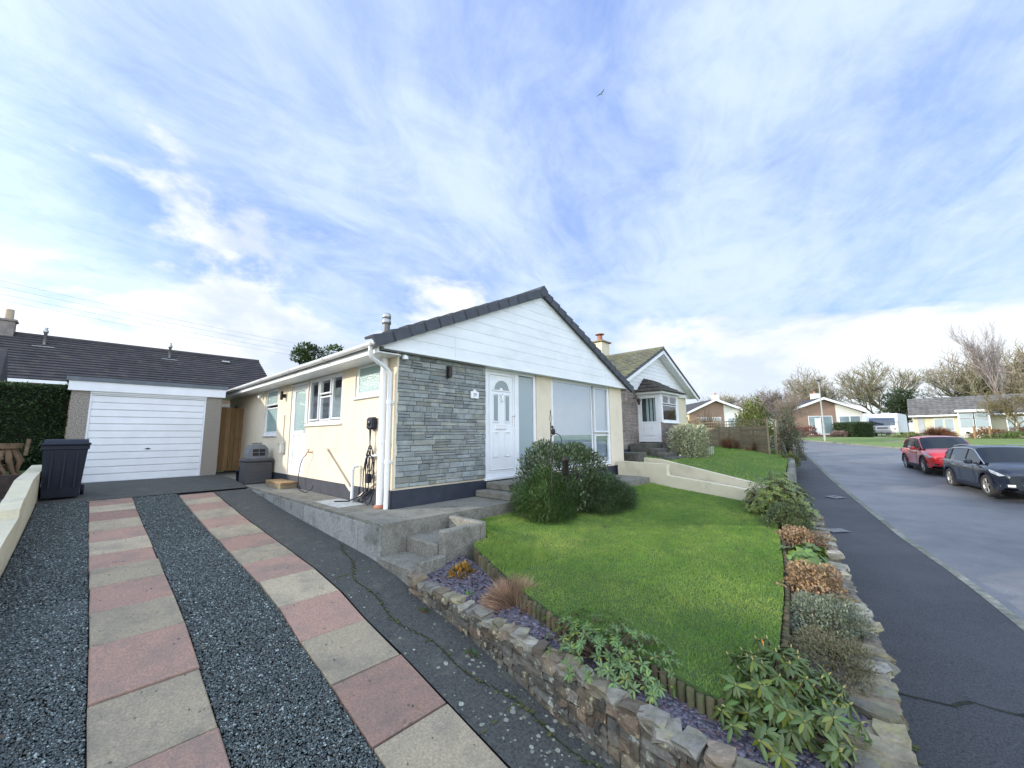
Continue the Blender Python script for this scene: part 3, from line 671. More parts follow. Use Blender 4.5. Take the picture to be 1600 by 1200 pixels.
H=(.013+.007*pn2)*rng.uniform(.6,1.4,n)*np.where(edge,1.9,1)
P=np.stack([U,V,.40+.108*(V+1)-.014],1); k=(.80+.27*pn+.14*pn2)*rng.uniform(.8,1.2,n)
T=np.stack([k*(1+.28*pn*rng.random(n)),k,k*.9],1); dead=rng.random(n)<.03; T[dead]=T[dead]*np.array([1.7,1.1,.9])
Vv,Ff,Tt=blades(P,H,H*rng.uniform(.2,1.0,n),.0035+.0009*dd,T)
o=np_mesh('grass',Vv,Ff,Tt,grassm); o.location=H2W(0,0,0); o.rotation_euler=(0,0,TH); tag(o,kind='stuff')
# log edging
m=MB(); path=[(.10,-1.74),(-.03,-1.93),(-.385,-2.94),(-.465,-3.42),(-.435,-4.2),(-.465,-4.56),(-.35,-4.725),(-.03,-4.78),(.62,-4.74),(1.63,-4.61),(2.72,-4.44),(4.0,-4.2)]
for (a,b) in zip(path[:-1],path[1:]):
    A=Vector(a);B=Vector(b);L=(B-A).length;n=max(1,int(L/.058))
    for i in range(n):
        p=A.lerp(B,(i+.5)/n); z=zlawn(p.y)-.022+random.uniform(-.012,.008); k=random.uniform(.65,1.3); r=.026
        m.tube([(p.x,p.y,z-.28),(p.x+random.uniform(-.004,.004),p.y,z-.004),(p.x,p.y,z)],[r,r,r*.8],7,(k,k,k*.95))
m.solo('log_edging',logm,'low roll of upright half logs edging the lawn against the slate bed','edging',(-.4,-3.4,0))
# ================= LEFT BOUNDARY WALL =================
m=MB(); prof=[(-6.4,-.9),(-1.5,.30),(1.2,.60),(2.35,.66),(2.36,.76),(2.7,.84),(2.95,.86),(3.86,1.02),(5.28,1.06),(6.6,1.12),(6.6,.3),(5,.2),(2,0),(-1.5,-.4),(-6.4,-1.4)]
m.prismx(prof,-3.86,-3.68)
m.solo('boundary_wall',cream2,'low cream painted garden wall stepping up along the left edge of the driveway','wall',(-3.77,1,0))
m=MB(); prof=[(1.2,.64),(2.33,.70),(2.34,.72),(2.34,.76)]
# neighbour's drive left of it and raised bed
m=MB(); strip(m,-6.4,-3.86,-6.4,9.5,lambda u,v: zd(v)-.02,.5,2); m.struct('driveway',drive_conc)

T=.535
# ================= THE BUNGALOW =================
hs=thing('bungalow','cream bungalow with grey stone panel, white front door and white boarded gable','house',(0,0,.5))
WT=.27; D=10.4
holesF=[(1.89,3.42,.80,2.93),(3.95,6.57,.80,2.93)]
w=MB(); wall_holes(w,'f',0,7.25,.78,2.95,0,WT,holesF)
holesS=[(.45,1.36,2.29,2.88),(1.88,3.55,1.87,2.84),(3.58,4.58,.80,2.84),(5.50,6.52,1.67,2.85)]
wall_holes(w,'s',WT,D,.78,2.95,0,WT,holesS)
w.box(6.98,7.25,WT,D,.3,2.95); w.box(0,6.98,D-.27,D,.3,2.95)
w.box(.27,6.98,WT,D-.27,2.90,2.949)
w.build('wall',cream,hs)
p=MB(); p.box(-.012,1.90,-.014,.262,.1,.80); p.box(1.901,7.262,-.014,.262,.1,.779); p.box(-.012,.262,.263,D+.01,.1,.779); p.build('plinth',navy,hs)
st=MB(); st.box(.04,1.88,-.012,-.001,.83,2.93,(.5,.5,.5))
cols=[(1,1,1),(1,1.02,1.02),(.88,.92,.94),(1.06,1.07,1.02),(1.08,1.05,.95),(.85,.87,.9),(.95,1,1.05),(1.03,1.06,1.08),(1,1.03,1.03),(.95,.98,1)]
coursed(st,.015,1.885,.83,2.94,-.006,.030,.045,.10,.10,.42,.007,cols)
so=st.build('stone_cladding',slate_clad,hs)
q=MB()                                                           # painted quoin edge where render meets the stone
z=.83
while z<2.9: h=random.uniform(.08,.2); q.box(-.004,.02+random.uniform(-.006,.012),-.034,-.0005,z,min(z+h,2.94)); z+=h
q.build('render_edge',cream,hs)
# gable boards
g=MB(); gx0,gx1,gz0,ax_,az=-.30,7.42,2.93,3.46,4.60
def gl_(z): return gx0+(z-gz0)/(az-gz0)*(ax_-gx0)
def gr_(z): return gx1-(z-gz0)/(az-gz0)*(gx1-ax_)
z=gz0; bh=.19
while z<az-.01:
    z1=min(z+bh,az); y=-.15
    lo,hi=z+.0015,z1-.0
    g.prismy([(gl_(lo),lo),(gr_(lo),lo),(gr_(hi-.012),hi-.012),(gl_(hi-.012),hi-.012)],y,y+.10)
    g.prismy([(gl_(hi-.012),hi-.012),(gr_(hi-.012),hi-.012),(gr_(hi),hi),(gl_(hi)if hi<az else ax_-.002,hi)],y+.003,y+.10,(.9,.91,.92))
    z=z1
for xj,zt in ((1.05,3.42),(6.15,3.36)): g.box(xj-.012,xj+.012,-.156,-.1501,gz0,zt-.12,(.97,.97,.97))
g.build('gable_boards',board,hs)
r_=MB(); r_.box(-.30,7.42,-.16,.0,2.905,2.929); r_.build('soffit',white,hs)
b=MB()                                                           # white barge trim below the verge
for s in (0,1):
    x0,x1=(gx0,ax_) if s==0 else (gx1,ax_)
    b.prismy([(x0,gz0+.0),(x1,az+.0),(x1,az+.05),(x0-(.1 if s==0 else -.1),gz0+.005)],-.162,-.1)
b.build('barge_board',white,hs)
# roof
rf=MB(); sl=(4.80-3.0)/(3.46+.42); RY0,RY1=-.10,D+.15
n=math.hypot(3.88,1.80); 
tiled(rf,(-.45,RY0,2.98),(0,1,0),(3.91,0,1.80),RY1-RY0,n*1.005,.30,.33,.0,.03,.1,1,flat=True,gap=.06)
tiled(rf,(7.46,RY0,2.90),(0,1,0),(-4.0,0,1.88),RY1-RY0,n*1.03,.30,.33,.012,.02,.1,4)
rf.prismy([(-.40,2.93),(3.46,4.70),(7.4,2.88),(3.46,4.62)],RY0,RY1)
ro=rf.build('roof',tile_grey,hs)
v_=MB()
def verge_run(xa,za,xb,zb,n,flip):
    d=Vector((xb-xa,0,zb-za)); L=d.length; d/=L; nn=Vector((-d.z,0,d.x)); nn = nn if nn.z>0 else -nn
    for i in range(n):
        a=Vector((xa,0,za))+d*(L*i/n-.015); b=Vector((xa,0,za))+d*(L*(i+1)/n+.02); k=random.uniform(.9,1.12); h=.175
        lo=.0; up=.022
        P=[a+nn*(lo-.0),b+nn*(lo-.01),b+nn*(h-.035),a+nn*(h-.0+up*.4)]
        v_.prismy([(q.x,q.z) for q in P],-.235,-.17,(k,k,k))
        Q=[a+nn*(h-.03),b+nn*(h-.055),b+nn*(h-.036),a+nn*(h+.0095)]
        v_.prismy([(q.x,q.z) for q in Q],-.169,.02,(k,k,k))
verge_run(-.44,2.90,3.46,4.665,14,0); verge_run(7.52,2.82,3.46,4.665,16,1)
v_.prismy([(3.36,4.66),(3.46,4.66),(3.56,4.66),(3.60,4.80),(3.46,4.905),(3.32,4.80)],-.245,RY1)
v_.build('verge_tile',tile_grey,ro)
f=MB(); f.box(-.38,-.36,-.12,D+.1,2.84,3.02); f.build('fascia',white,hs)
f=MB(); f.box(-.359,-.001,-.12,D+.1,2.845,2.86); f.build('eave_soffit',white,hs)
# gutter (half round) with brackets and stop end
gt=MB(); pr=[]; N=10
for v in (-.20,D+.15):
    for i in range(N+1):
        a=PI+PI*i/N; pr.append((-.445+.058*math.cos(a),v,2.985+.058*math.sin(a)))
gt.add(pr,[(i,i+1,N+2+i,N+1+i) for i in range(N)],None,True)
gt.add(pr[:N+1],[list(range(N+1))]); gt.add(pr[N+1:],[list(range(N+1))])
for v in (-.12,1.6,3.3,5.2,7.2,9.2):
    q=[]
    for vv in (v,v+.07):
        for i in range(N+1): a=PI+PI*i/N; q.append((-.445+.066*math.cos(a),vv,2.985+.066*math.sin(a)))
    gt.add(q,[(i,i+1,N+2+i,N+1+i) for i in range(N)],None,True)
gt.build('gutter',white,hs)
d=MB(); d.tube([(-.445,-.02,2.93),(-.445,-.02,2.82),(-.40,.0,2.77),(-.16,.04,2.66),(-.075,.05,2.58),(-.075,.05,1.5),(-.075,.05,T+.004)],.034,12)
for z in (2.1,1.2): d.tube([(-.075,.05,z),(-.075,.05,z+.06)],.041,12); d.box(-.07,.0,.03,.07,z+.01,z+.05)
d.build('downpipe',white,hs)
d=MB(); d.tube([(-.085,.21,T+.05),(-.085,.21,2.86)],.055,14); d.tube([(-.085,.21,1.5),(-.085,.21,1.56)],.062,14); d.build('soil_pipe',white,hs)
d=MB(); d.lathe([(.085,T+.003),(.09,T+.03),(.07,T+.055)],(-.085,.21,0),10); d.build('brick_base',terra,hs)
# flue
fl=MB(); c=(.34,.95,0); fl.lathe([(.062,3.1),(.062,3.62)],c,16); fo=fl.build('flue',M('flue_grey',(.16,.16,.16),(.12,.12,.12),rough=.5,metal=.3),hs)
fl=MB(); fl.lathe([(.062,3.62),(.078,3.625),(.078,3.69),(.066,3.70),(.066,3.72),(.076,3.725),(.074,3.80),(.05,3.825)],c,16); fl.build('flue_cap',metal,fo)
# --- front door set
fr=MB(); win_boxes(fr,'f',1.895,3.415,.835,2.925,.075,.02,.10); fr.bbox(2.745,2.865,.02,.10,.91,2.85,.006); fr.bbox(1.86,3.45,-.06,.09,.782,.834,.008)
fo=fr.build('door_frame',white,hs)
dr=MB(); dr.bbox(1.972,2.744,.035,.085,.912,2.848,.004); do=dr.build('front_door',white,hs)
mo=MB()
def mould(a0,a1,z0,z1,w=.018,y=.034): win_boxes(mo,'f',a0,a1,z0,z1,w,y-.016,y)
mould(2.02,2.70,.96,2.80,.012)
for a in (2.13,2.45): mould(a,a+.145,1.20,1.68); mould(a,a+.145,1.86,2.42)
mo.bbox(2.10,2.62,.020,.0345,2.475,2.497,.004)
for i in range(14):
    a0=PI*i/14;a1=PI*(i+1)/14; c0=(2.36,2.50)
    P=[(c0[0]+r*math.cos(a),c0[1]+r*.92*math.sin(a)) for r,a in ((.205,a0),(.205,a1),(.235,a1),(.235,a0))]
    mo.prismy(P,.018,.034)
mo.build('panel_moulding',white,do)
gl=MB()
for a in (2.148,2.468): gl.box(a+.012,a+.105,.024,.0335,1.90,2.385)
P=[(2.36+.20*math.cos(PI*i/14),2.505+.18*math.sin(PI*i/14)) for i in range(15)]+[(2.36+.055*math.cos(PI-PI*i/6),2.505+.05*math.sin(PI-PI*i/6)) for i in range(7)]
gl.prismy(P,.026,.0335); gl.build('glazing',gl_grey,do)
h=MB(); h.bbox(2.19,2.49,.018,.0345,1.725,1.80,.006); h.build('letterbox',chrome,do)
h=MB(); h.bbox(2.205,2.475,.012,.0175,1.738,1.787,.004); h.build('letterbox_flap',white,do)
h=MB(); h.bbox(2.685,2.712,.015,.034,1.80,2.03,.004); h.tube([(2.70,.01,1.99),(2.70,-.02,1.99),(2.62,-.022,1.99)],.008,8); h.build('door_handle',chrome,do)
h=MB(); h.tube([(2.36,.012,2.40),(2.352,.004,2.34),(2.37,.0,2.31),(2.36,.004,2.27)],.009,6); h.lathe([(.0,.0),(.028,.004),(.028,.012),(0,.016)],(2.36,.012,2.40),12,axis='y'); h.tube([(2.34,.0,2.30),(2.36,-.004,2.27),(2.385,.0,2.30)],.006,6); h.build('knocker',chrome,do)
g2=MB(); g2.box(2.885,3.325,.045,.055,.93,2.835); g2.build('side_light',gl_side,fo)
# --- picture window with vertical blinds
window(hs,'f',3.955,6.565,.82,2.925,.02,[(4.04,5.66,.90,2.85,False),(5.82,6.46,1.70,2.82,True),(5.82,6.46,.92,1.58,True)],gl_pic,1,.06,'picture_window',False,interior=True)
bl=MB()
x=4.03
while x<6.5:
    bl.add([(x,.125,.9),(x+.078,.10,.9),(x+.078,.10,2.84),(x,.125,2.84)],[(0,1,2,3)],(1,1,1)) ; x+=.088
bl.build('vertical_blind',blind,hs)
# --- side wall windows and door
window(hs,'s',.455,1.355,2.295,2.875,.02,[(.53,1.28,2.37,2.80,False)],gl_frost,1,.055,'side_window')
cw=window(hs,'s',1.885,3.545,1.875,2.835,.02,[(1.97,2.36,1.98,2.76,False),(2.46,2.93,1.97,2.40,False),(2.46,2.93,2.50,2.75,True),(3.04,3.45,1.98,2.76,True)],gl_clear,1,.055,'kitchen_window',inner=dark)
cu=MB(); v=1.92
while v<2.9: cu.add([(.20,v,1.95),(.23,v+.03,1.95),(.23,v+.03,2.6),(.20,v,2.6)],[(0,1,2,3)]); cu.add([(.23,v+.03,1.95),(.20,v+.06,1.95),(.20,v+.06,2.6),(.23,v+.03,2.6)],[(0,1,2,3)]); v+=.06
cu.build('curtain',curtain,cw)
fr=MB(); win_boxes(fr,'s',3.585,4.575,.80,2.83,.07,.02,.09); fo=fr.build('side_door_frame',white,hs)
dr=MB(); win_boxes(dr,'s',3.66,4.50,.875,2.755,.10,.03,.08); dr.box(.03,.08,3.76,4.40,1.66,1.76); dr.bbox(.045,.07,3.765,4.395,.98,1.655,.004); dr.bbox(.036,.044,3.85,4.31,1.07,1.57,.006); do2=dr.build('side_door',white,fo)
g2=MB(); g2.box(.05,.056,3.765,4.395,1.765,2.65); g2.build('glazing',gl_frost,do2)
h=MB(); h.bbox(.005,.03,3.69,3.72,1.70,1.92,.004); h.tube([(.0,3.70,1.86),(-.03,3.70,1.86),(-.03,3.80,1.86)],.008,6); h.build('door_handle',chrome,do2)
window(hs,'s',5.505,6.515,1.675,2.845,.02,[(5.59,6.43,1.76,2.34,False),(5.59,6.43,2.46,2.77,True)],gl_frost,1,.055,'bedroom_window')
# --- fittings
l=MB(); l.lathe([(.036,2.62),(.036,2.79)],(.98,-.10,0),14); l.box(.965,.995,-.065,-.03,2.68,2.73); l.bbox(.94,1.02,-.052,-.036,2.60,2.81,.004); l.build('wall_lamp',iron,hs)
l=MB(); l.lathe([(.033,2.50),(.033,2.70)],(-.09,4.97,0),12); l.bbox(-.055,-.001,4.93,5.0,2.55,2.64,.004); l.build('wall_lamp',iron,hs)
l=MB(); l.prismy([(1.49,2.285),(1.68,2.285),(1.68,2.405),(1.63,2.415),(1.585,2.455),(1.54,2.415),(1.49,2.405)],-.055,-.043); npl=l.build('number_plaque',white,hs)
V,F=text_mesh('29',.085); tm=MB(); tm.add([(1.585+v.x,-.0565-v.z,2.345+v.y) for v in V],F); tm.build('number',M('ink',(.05,.05,.06),rough=.6),npl)
l=MB(); l.lathe([(.05,2.80),(.045,2.85),(.0,2.88)],(.10,-.09,0),10); l.box(.08,.12,-.06,-.03,2.82,2.88); l.build('security_sensor',white,hs)
l=MB(); l.lathe([(.045,2.66),(.05,2.72),(.03,2.76)],(-.07,6.8,0),10); l.box(-.05,0,6.78,6.82,2.70,2.78); l.build('security_sensor',white,hs)
l=MB(); l.bbox(-.022,-.001,4.92,5.35,1.45,2.14,.006); l.build('meter_cupboard',cream,hs)
l=MB(); l.bbox(-.09,-.001,4.80,4.93,1.24,1.50,.012); l.build('meter_box',M('offwhite_plastic',(.55,.55,.5),rough=.5),hs)
l=MB(); l.bbox(-.10,-.001,.50,.72,1.72,1.92,.03); l.build('car_charger',blackpl,hs)
l=MB(); l.lathe([(0,0),(.05,.003),(.05,.009),(0,.012)],(-.112,.61,1.83),14,axis='x'); l.build('charger_lamp_ring',M('dark_ring',(.03,.04,.04),rough=.3),hs)
l=MB(); l.tube([(-.02,.72,1.28),(-.07,.70,1.28),(-.07,.27,1.33),(-.07,.27,1.33)],.022,10); l.build('waste_pipe',white,hs)
l=MB(); l.tube([(-.05,2.35,1.36),(-.05,1.25,.70)],.026,10,None); l.tube([(-.02,2.37,1.37),(-.05,2.34,1.36)],.03,10); l.build('waste_pipe',cream,hs)
l=MB(); l.tube([(-.03,1.05,1.12),(-.10,1.05,1.12),(-.10,1.10,1.08),(-.10,1.10,T+.005)],.026,10); l.lathe([(.034,1.05),(.034,1.10)],(-.10,1.10,0),10); l.build('drain_pipe',white,hs)
l=MB(); l.tube([(-.06,.95,.62),(-.06,.35,.92)],.022,8); l.build('waste_pipe',cream,hs)
l=MB(); l.tube([(0,3.15,1.30),(-.09,3.17,1.31),(-.11,3.18,1.25)],.012,8); l.tube([(-.07,3.12,1.36),(-.07,3.23,1.36)],.007,6); l.tube([(-.07,3.17,1.31),(-.07,3.17,1.36)],.008,6); l.build('outside_tap',M('brass',(.35,.2,.1),rough=.4,metal=.7),hs)
c=MB(); c.tube([(-.11,3.18,1.25),(-.13,3.26,1.20),(-.12,3.42,1.05),(-.12,3.50,.8),(-.13,3.42,T+.02),(-.18,3.1,T+.012),(-.2,2.85,T+.012),(-.14,2.7,T+.08),(-.1,2.75,T+.14)],.008,6)
c.solo('garden_hose',blackpl,'thin black hose hanging from the outside tap by the side door','hose',(-.12,3.3,T))
c=MB()
for k,(a,bb,zl_,w) in enumerate(((.60,.62,1.10,.10),(.58,.66,1.0,.16),(.62,.60,.9,.07),(.56,.64,.78,.2))):
    pts=[]
    for i in range(15):
        s=i/14*2*PI; pts.append((-.07-.02*k*.5,a+w*math.sin(s)*.9,zl_+.16+.30*math.cos(s)*(.7+.2*k)))
    c.tube(pts,.009,6)
c.tube([(-.07,.60,1.73),(-.06,.63,1.5),(-.07,.58,1.3)],.009,6); c.tube([(-.07,.64,1.73),(-.07,.60,1.4),(-.07,.66,1.0)],.009,6)
c.tube([(-.08,.6,.80),(-.1,.8,.66),(-.14,1.15,T+.014),(-.3,1.3,T+.014)],.012,6)
c.bbox(-.12,-.05,.55,.65,.88,1.02,.01)
c.solo('charging_cable',blackpl,'coiled black charging cable hung below the wall charger','cable',(-.07,.6,T))
# ================= GARAGE =================
t=thing('garage','flat-roofed pebbledash garage with a white up-and-over door','garage',(-2.1,7.75,.6))
GY=7.75
m=MB(); m.box(-3.50,-3.21,GY,GY+.2,.3,2.72); m.box(-1.06,-.72,GY,GY+.2,.3,2.68); m.box(-3.50,-3.40,GY+.2,GY+5.4,.3,2.72); m.box(-.82,-.72,GY+.2,GY+5.4,.3,2.68); m.box(-3.40,-.82,GY+5.3,GY+5.4,.3,2.68); m.build('wall',pebble,t)
m=MB(); m.bbox(-3.56,-.66,GY-.06,GY-.02,2.70,2.92,.004); m.box(-3.21,-1.06,GY-.02,GY+.1,2.655,2.70); fo=m.build('fascia',white,t)
m=MB(); m.box(-3.60,-.62,GY-.09,GY+5.5,2.92,3.01); m.build('roof',lead,t)
m=MB(); win_boxes(m,'f',-3.21,-1.06,.60,2.655,.04,GY+.01,GY+.08); fo=m.build('door_frame',white,t)
m=MB(); z=.64; n=12; hh=(2.615-z)/n
for i in range(n):
    a,b=z+i*hh,z+(i+1)*hh
    m.prismx([(GY+.05,a+.002),(GY+.035,a+.02),(GY+.035,b-.008),(GY+.05,b+.002-.004),(GY+.07,b-.002),(GY+.07,a+.002)],-3.169,-1.101)
do=m.build('garage_door',white,t)
m=MB(); m.tube([(-2.18,GY+.01,1.37),(-2.08,GY+.01,1.37)],.010,6); m.lathe([(.02,0),(.02,.03)],(-2.13,GY+.008,1.37),10,axis='y'); m.build('handle',iron,do)
m=MB(); m.box(-.64,-.35,GY+.9,GY+.95,2.42,2.60)
m.solo('fascia_board',white,'short white board above the timber gate beside the garage','board',(-.5,8.65,2.5))
# timber gate
t=thing('side_gate','tall boarded timber gate between garage and bungalow','gate',(-.2,8.6,.6))
m=MB(); x=-.66
while x<.12:
    w=.118; k=random.uniform(.8,1.2); m.bbox(x,x+w-.006,8.6,8.625,.66+random.uniform(0,.01),2.50+random.uniform(-.01,.01),.004,(k,k*random.uniform(.95,1.03),k*random.uniform(.9,1))); x+=w
m.build('boards',timber,t)
for z in (.9,1.55,2.25): m=MB(); m.box(-.66,.16,8.626,8.67,z,z+.09); m.build('rail',timber,t)
m=MB(); m.bbox(-.22,-.18,8.58,8.6,2.48,2.56,.004); m.build('latch',iron,t)
# ================= CLUTTER ON THE TERRACE =================
t=thing('storage_box','dark grey plastic storage box standing on the terrace before the timber gate','storage box',(-.32,5.7,T))
m=MB(); m.bbox(-.60,-.05,5.40,5.98,T+.002,1.04,.015); 
for i in range(6): m.box(-.603,-.5995,5.42,5.96,T+.03+i*.08,T+.034+i*.08,(.5,.5,.5)); m.box(-.58,-.07,5.397,5.4005,T+.03+i*.08,T+.034+i*.08,(.5,.5,.5))
m.build('body',greypl,t)
m=MB(); m.bbox(-.62,-.03,5.38,6.0,1.042,1.11,.02); m.box(-.42,-.22,5.372,5.381,1.03,1.05,(.3,.3,.3)); m.build('lid',greypl,t)
t=thing('pet_carrier','rounded grey plastic carrier with slots on top of the storage box','carrier',(-.35,5.75,1.11))
m=MB(); prof=[(-.20,0),(-.21,.12),(-.19,.24),(-.12,.32),(.0,.345),(.12,.32),(.19,.24),(.21,.12),(.20,0)]
m.prismy([(-.33+x,1.112+z) for x,z in prof],5.52,5.92); m.build('shell',greypl2,t)
m=MB()
m.bbox(-.46,-.20,5.512,5.5195,1.18,1.34,.006)
m.build('opening',dark,t)
m=MB(); m.tube([(-.33,5.505,1.18),(-.33,5.505,1.34)],.008,5); m.tube([(-.46,5.505,1.26),(-.20,5.505,1.26)],.008,5); m.build('grille',greypl2,t)
m=MB(); m.tube([(-.43,5.72,1.45),(-.43,5.72,1.475),(-.23,5.72,1.475),(-.23,5.72,1.45)],.01,6); m.build('handle',greypl,t)
t=thing('wooden_step','low wooden step in front of the white side door','step',(-.2,4.3,T))
m=MB(); 
for i in range(4): m.bbox(-.34+i*.085,-.262+i*.085,3.85,4.85,.63,.665,.004,(1+random.uniform(-.15,.15),)*3)
m.build('tread',timber,t)
m=MB(); m.box(-.335,-.002,3.86,4.84,T+.002,.629); m.build('riser',oldtimber,t)
m=MB(); m.lathe([(.07,T+.002),(.095,T+.26),(.105,T+.26),(.105,T+.29),(.09,T+.29),(.085,T+.25),(.0,T+.24)],(-.52,6.22,0),16)
m.solo('plant_pot',blackpl,'small empty black plant pot beside the storage box','pot',(-.52,6.22,T))
# wheelie bin
t=thing('wheelie_bin','black wheelie bin with closed lid standing before the garage','bin',(-3.42,5.45,zd(5.4)))
zb0=zd(5.4); cx,cy=-3.42,5.50
def ring(w0,w1,d0,d1,z): return [(cx-w0,cy-d0,z),(cx+w1,cy-d0,z),(cx+w1,cy+d1,z),(cx-w0,cy+d1,z)]
m=MB(); R0=[ring(.22,.22,.24,.22,zb0+.03),ring(.225,.225,.25,.22,zb0+.10),ring(.27,.27,.33,.30,zb0+.86),ring(.29,.29,.345,.31,zb0+.87),ring(.29,.29,.345,.31,zb0+.93)]
vs=[q for r in R0 for q in r]; m.add(vs,[(0,3,2,1)]+[(i*4+j,i*4+(j+1)%4,(i+1)*4+(j+1)%4,(i+1)*4+j) for i in range(4) for j in range(4)])
for s in (-.15,0,.15): m.box(cx+s-.012,cx+s+.012,cy-.335,cy-.26,zb0+.2,zb0+.84)
m.build('body',blackpl,t)
m=MB(); m.bbox(cx-.305,cx+.305,cy-.37,cy+.30,zb0+.932,zb0+.985,.02); m.prismx([(cy-.33,zb0+.984),(cy-.25,zb0+1.03),(cy+.18,zb0+1.05),(cy+.28,zb0+.984)],cx-.27,cx+.27); m.build('lid',blackpl,t)
m=MB(); m.tube([(cx-.25,cy+.30,zb0+.98),(cx-.25,cy+.38,zb0+1.0),(cx+.25,cy+.38,zb0+1.0),(cx+.25,cy+.30,zb0+.98)],.015,8); m.build('handle',blackpl,t)
for s in (-1,1):
    m=MB(); m.lathe([(.0,-.025),(.10,-.025),(.10,.025),(.0,.025)],(cx+s*.26,cy+.24,zb0+.10),16,axis='x'); m.build('wheel',blackpl,t)
# shepherd's crook stand and feeder
t=thing('shepherds_crook','black iron garden crook with scrolled arm and finial stuck in the lawn','garden hook',(1.62,-1.75,.32))
x,y=1.62,-1.75
m=MB(); m.tube([(x,y,.15),(x,y,1.80)],.009,6); 
for k in range(4):
    a=k*PI/2; m.tube([(x,y,1.80),(x+.022*math.cos(a),y+.022*math.sin(a),1.84),(x+.022*math.cos(a+.6),y+.022*math.sin(a+.6),1.88),(x,y,1.93)],.003,4)
m.tube([(x,y,1.93),(x,y,1.97),(x,y,2.0)],[.008,.008,.001],6)
t2=m.build('pole',iron,t)
m=MB(); pts=[(x,y,1.36)]
for i in range(13): a=PI-i*PI/12*1.05; pts.append((x+.15+.15*math.cos(a),y+.02,1.50+.13*math.sin(a)))
pts+=[(x+.305,y+.02,1.42),(x+.29,y+.02,1.36),(x+.325,y+.02,1.34),(x+.345,y+.02,1.37)]; m.tube(pts,.006,6); m.tube([(x,y,1.34),(x+.03,y+.01,1.28),(x+.06,y+.01,1.31)],.005,5)
m.build('arm',iron,t)
m=MB(); m.lathe([(.0,-.006),(.05,-.004),(.052,.004),(.0,.006)],(x+.075,y+.01,1.66),12,axis='y'); m.tube([(x,y,1.63),(x+.04,y,1.66)],.005,5); m.lathe([(0,-.01),(.02,-.008),(.02,.008),(0,.01)],(x+.055,y+.01,1.73),8,axis='y'); m.build('owl_ornament',iron,t)
t=thing('garden_lantern','dark slender garden lantern on a post in front of the laurel bush','lantern',(2.02,-1.72,.32))
m=MB(); m.tube([(2.02,-1.72,.15),(2.02,-1.72,.98)],.012,6); m.build('post',iron,t)
m=MB(); m.lathe([(.03,.98),(.05,1.0),(.05,1.20),(.065,1.21),(.055,1.24),(.0,1.27)],(2.02,-1.72,0),6); m.build('lantern_body',M('dark_rust',(.018,.013,.012),rough=.7),t)

# ================= NEIGHBOURING PLOT =================
# cream retaining walls between the plots
t=thing('retaining_wall','cream painted boundary wall in two levels beside the lawn','wall',(6.75,-1,.4))
m=MB(); m.prismx([(-.10,.3),(-1.42,.2),(-1.42,.865),(-.10,.90)],6.70,6.88); m.build('upper_length',cream2,t)
m=MB(); m.prismx([(-1.421,.1),(-3.75,-.35),(-3.75,.33),(-1.421,.60)],6.69,6.87); m.build('lower_length',cream2,t)
m=MB(); m.prismx([(-.45,.4),(-3.6,-.2),(-3.6,.36),(-.9,.93),(-.45,.96)],7.55,7.70)
m.solo('retaining_wall',cream2,'sloping cream retaining wall holding up the neighbouring lawn','wall',(7.62,-2,.5))
m=MB(); strip(m,6.88,7.55,-3.8,1.2,lambda u,v: float(np.interp(v,[-3.8,-1.4,0,1.2],[-.1,.42,.60,.8])),.3,1); m.struct('path',drive_conc)
NLz=lambda u,v: float(np.interp(v,[-3.6,-.9,1.3],[.30,.80,.93]))
NL=[(7.70,-3.6),(12,-3.05),(16.5,-2.45),(21.5,-1.5),(23,1.3),(7.70,1.3)]
m=MB(); 
g=[]
for i in range(30):
    u=7.70+i*.5
    lo=float(np.interp(u,[7.7,12,16.5,21.5,23],[-3.6,-3.05,-2.45,-1.5,-1.3]))
    for j in range(9): v=lo+(1.5-lo)*j/8; g.append((u,v,NLz(u,v)-.012+ (u-7.7)*.0))
m.add(g,[(i*9+j,i*9+9+j,i*9+10+j,i*9+1+j) for i in range(29) for j in range(8)],None,True); m.struct('lawn',grassbase)
n=60000; U=rng.uniform(7.7,22,n);V=rng.uniform(-3.7,1.4,n); lo=np.interp(U,[7.7,12,16.5,21.5,23],[-3.6,-3.05,-2.45,-1.5,-1.3]); kp=V>lo; U=U[kp];V=V[kp]; n=len(U)
P=np.stack([U,V,np.interp(V,[-3.6,-.9,1.3],[.30,.80,.93])-.014],1); Hh=rng.uniform(.02,.05,n); k=rng.uniform(.8,1.3,n)
Vv,Ff,Tt=blades(P,Hh,Hh*.5,.014,np.stack([k*1.1,k,k],1)); o=np_mesh('grass',Vv,Ff,Tt,grassm); o.location=H2W(0,0,0); o.rotation_euler=(0,0,TH); tag(o,kind='stuff')
m=MB(); 
for i in range(26):
    u=7.75+i*.55; lo=float(np.interp(u,[7.7,12,16.5,21.5,23],[-3.6,-3.05,-2.45,-1.5,-1.3])); c=random.uniform(.7,1.2)
    m.bbox(u,u+.54,lo-.16,lo-.02,-.8,NLz(u,lo)+.02,.01,(c,c,c))
m.solo('garden_edging',kerbm,'low stone edging between the neighbouring lawn and the pavement','edging',(14,-3,.2))
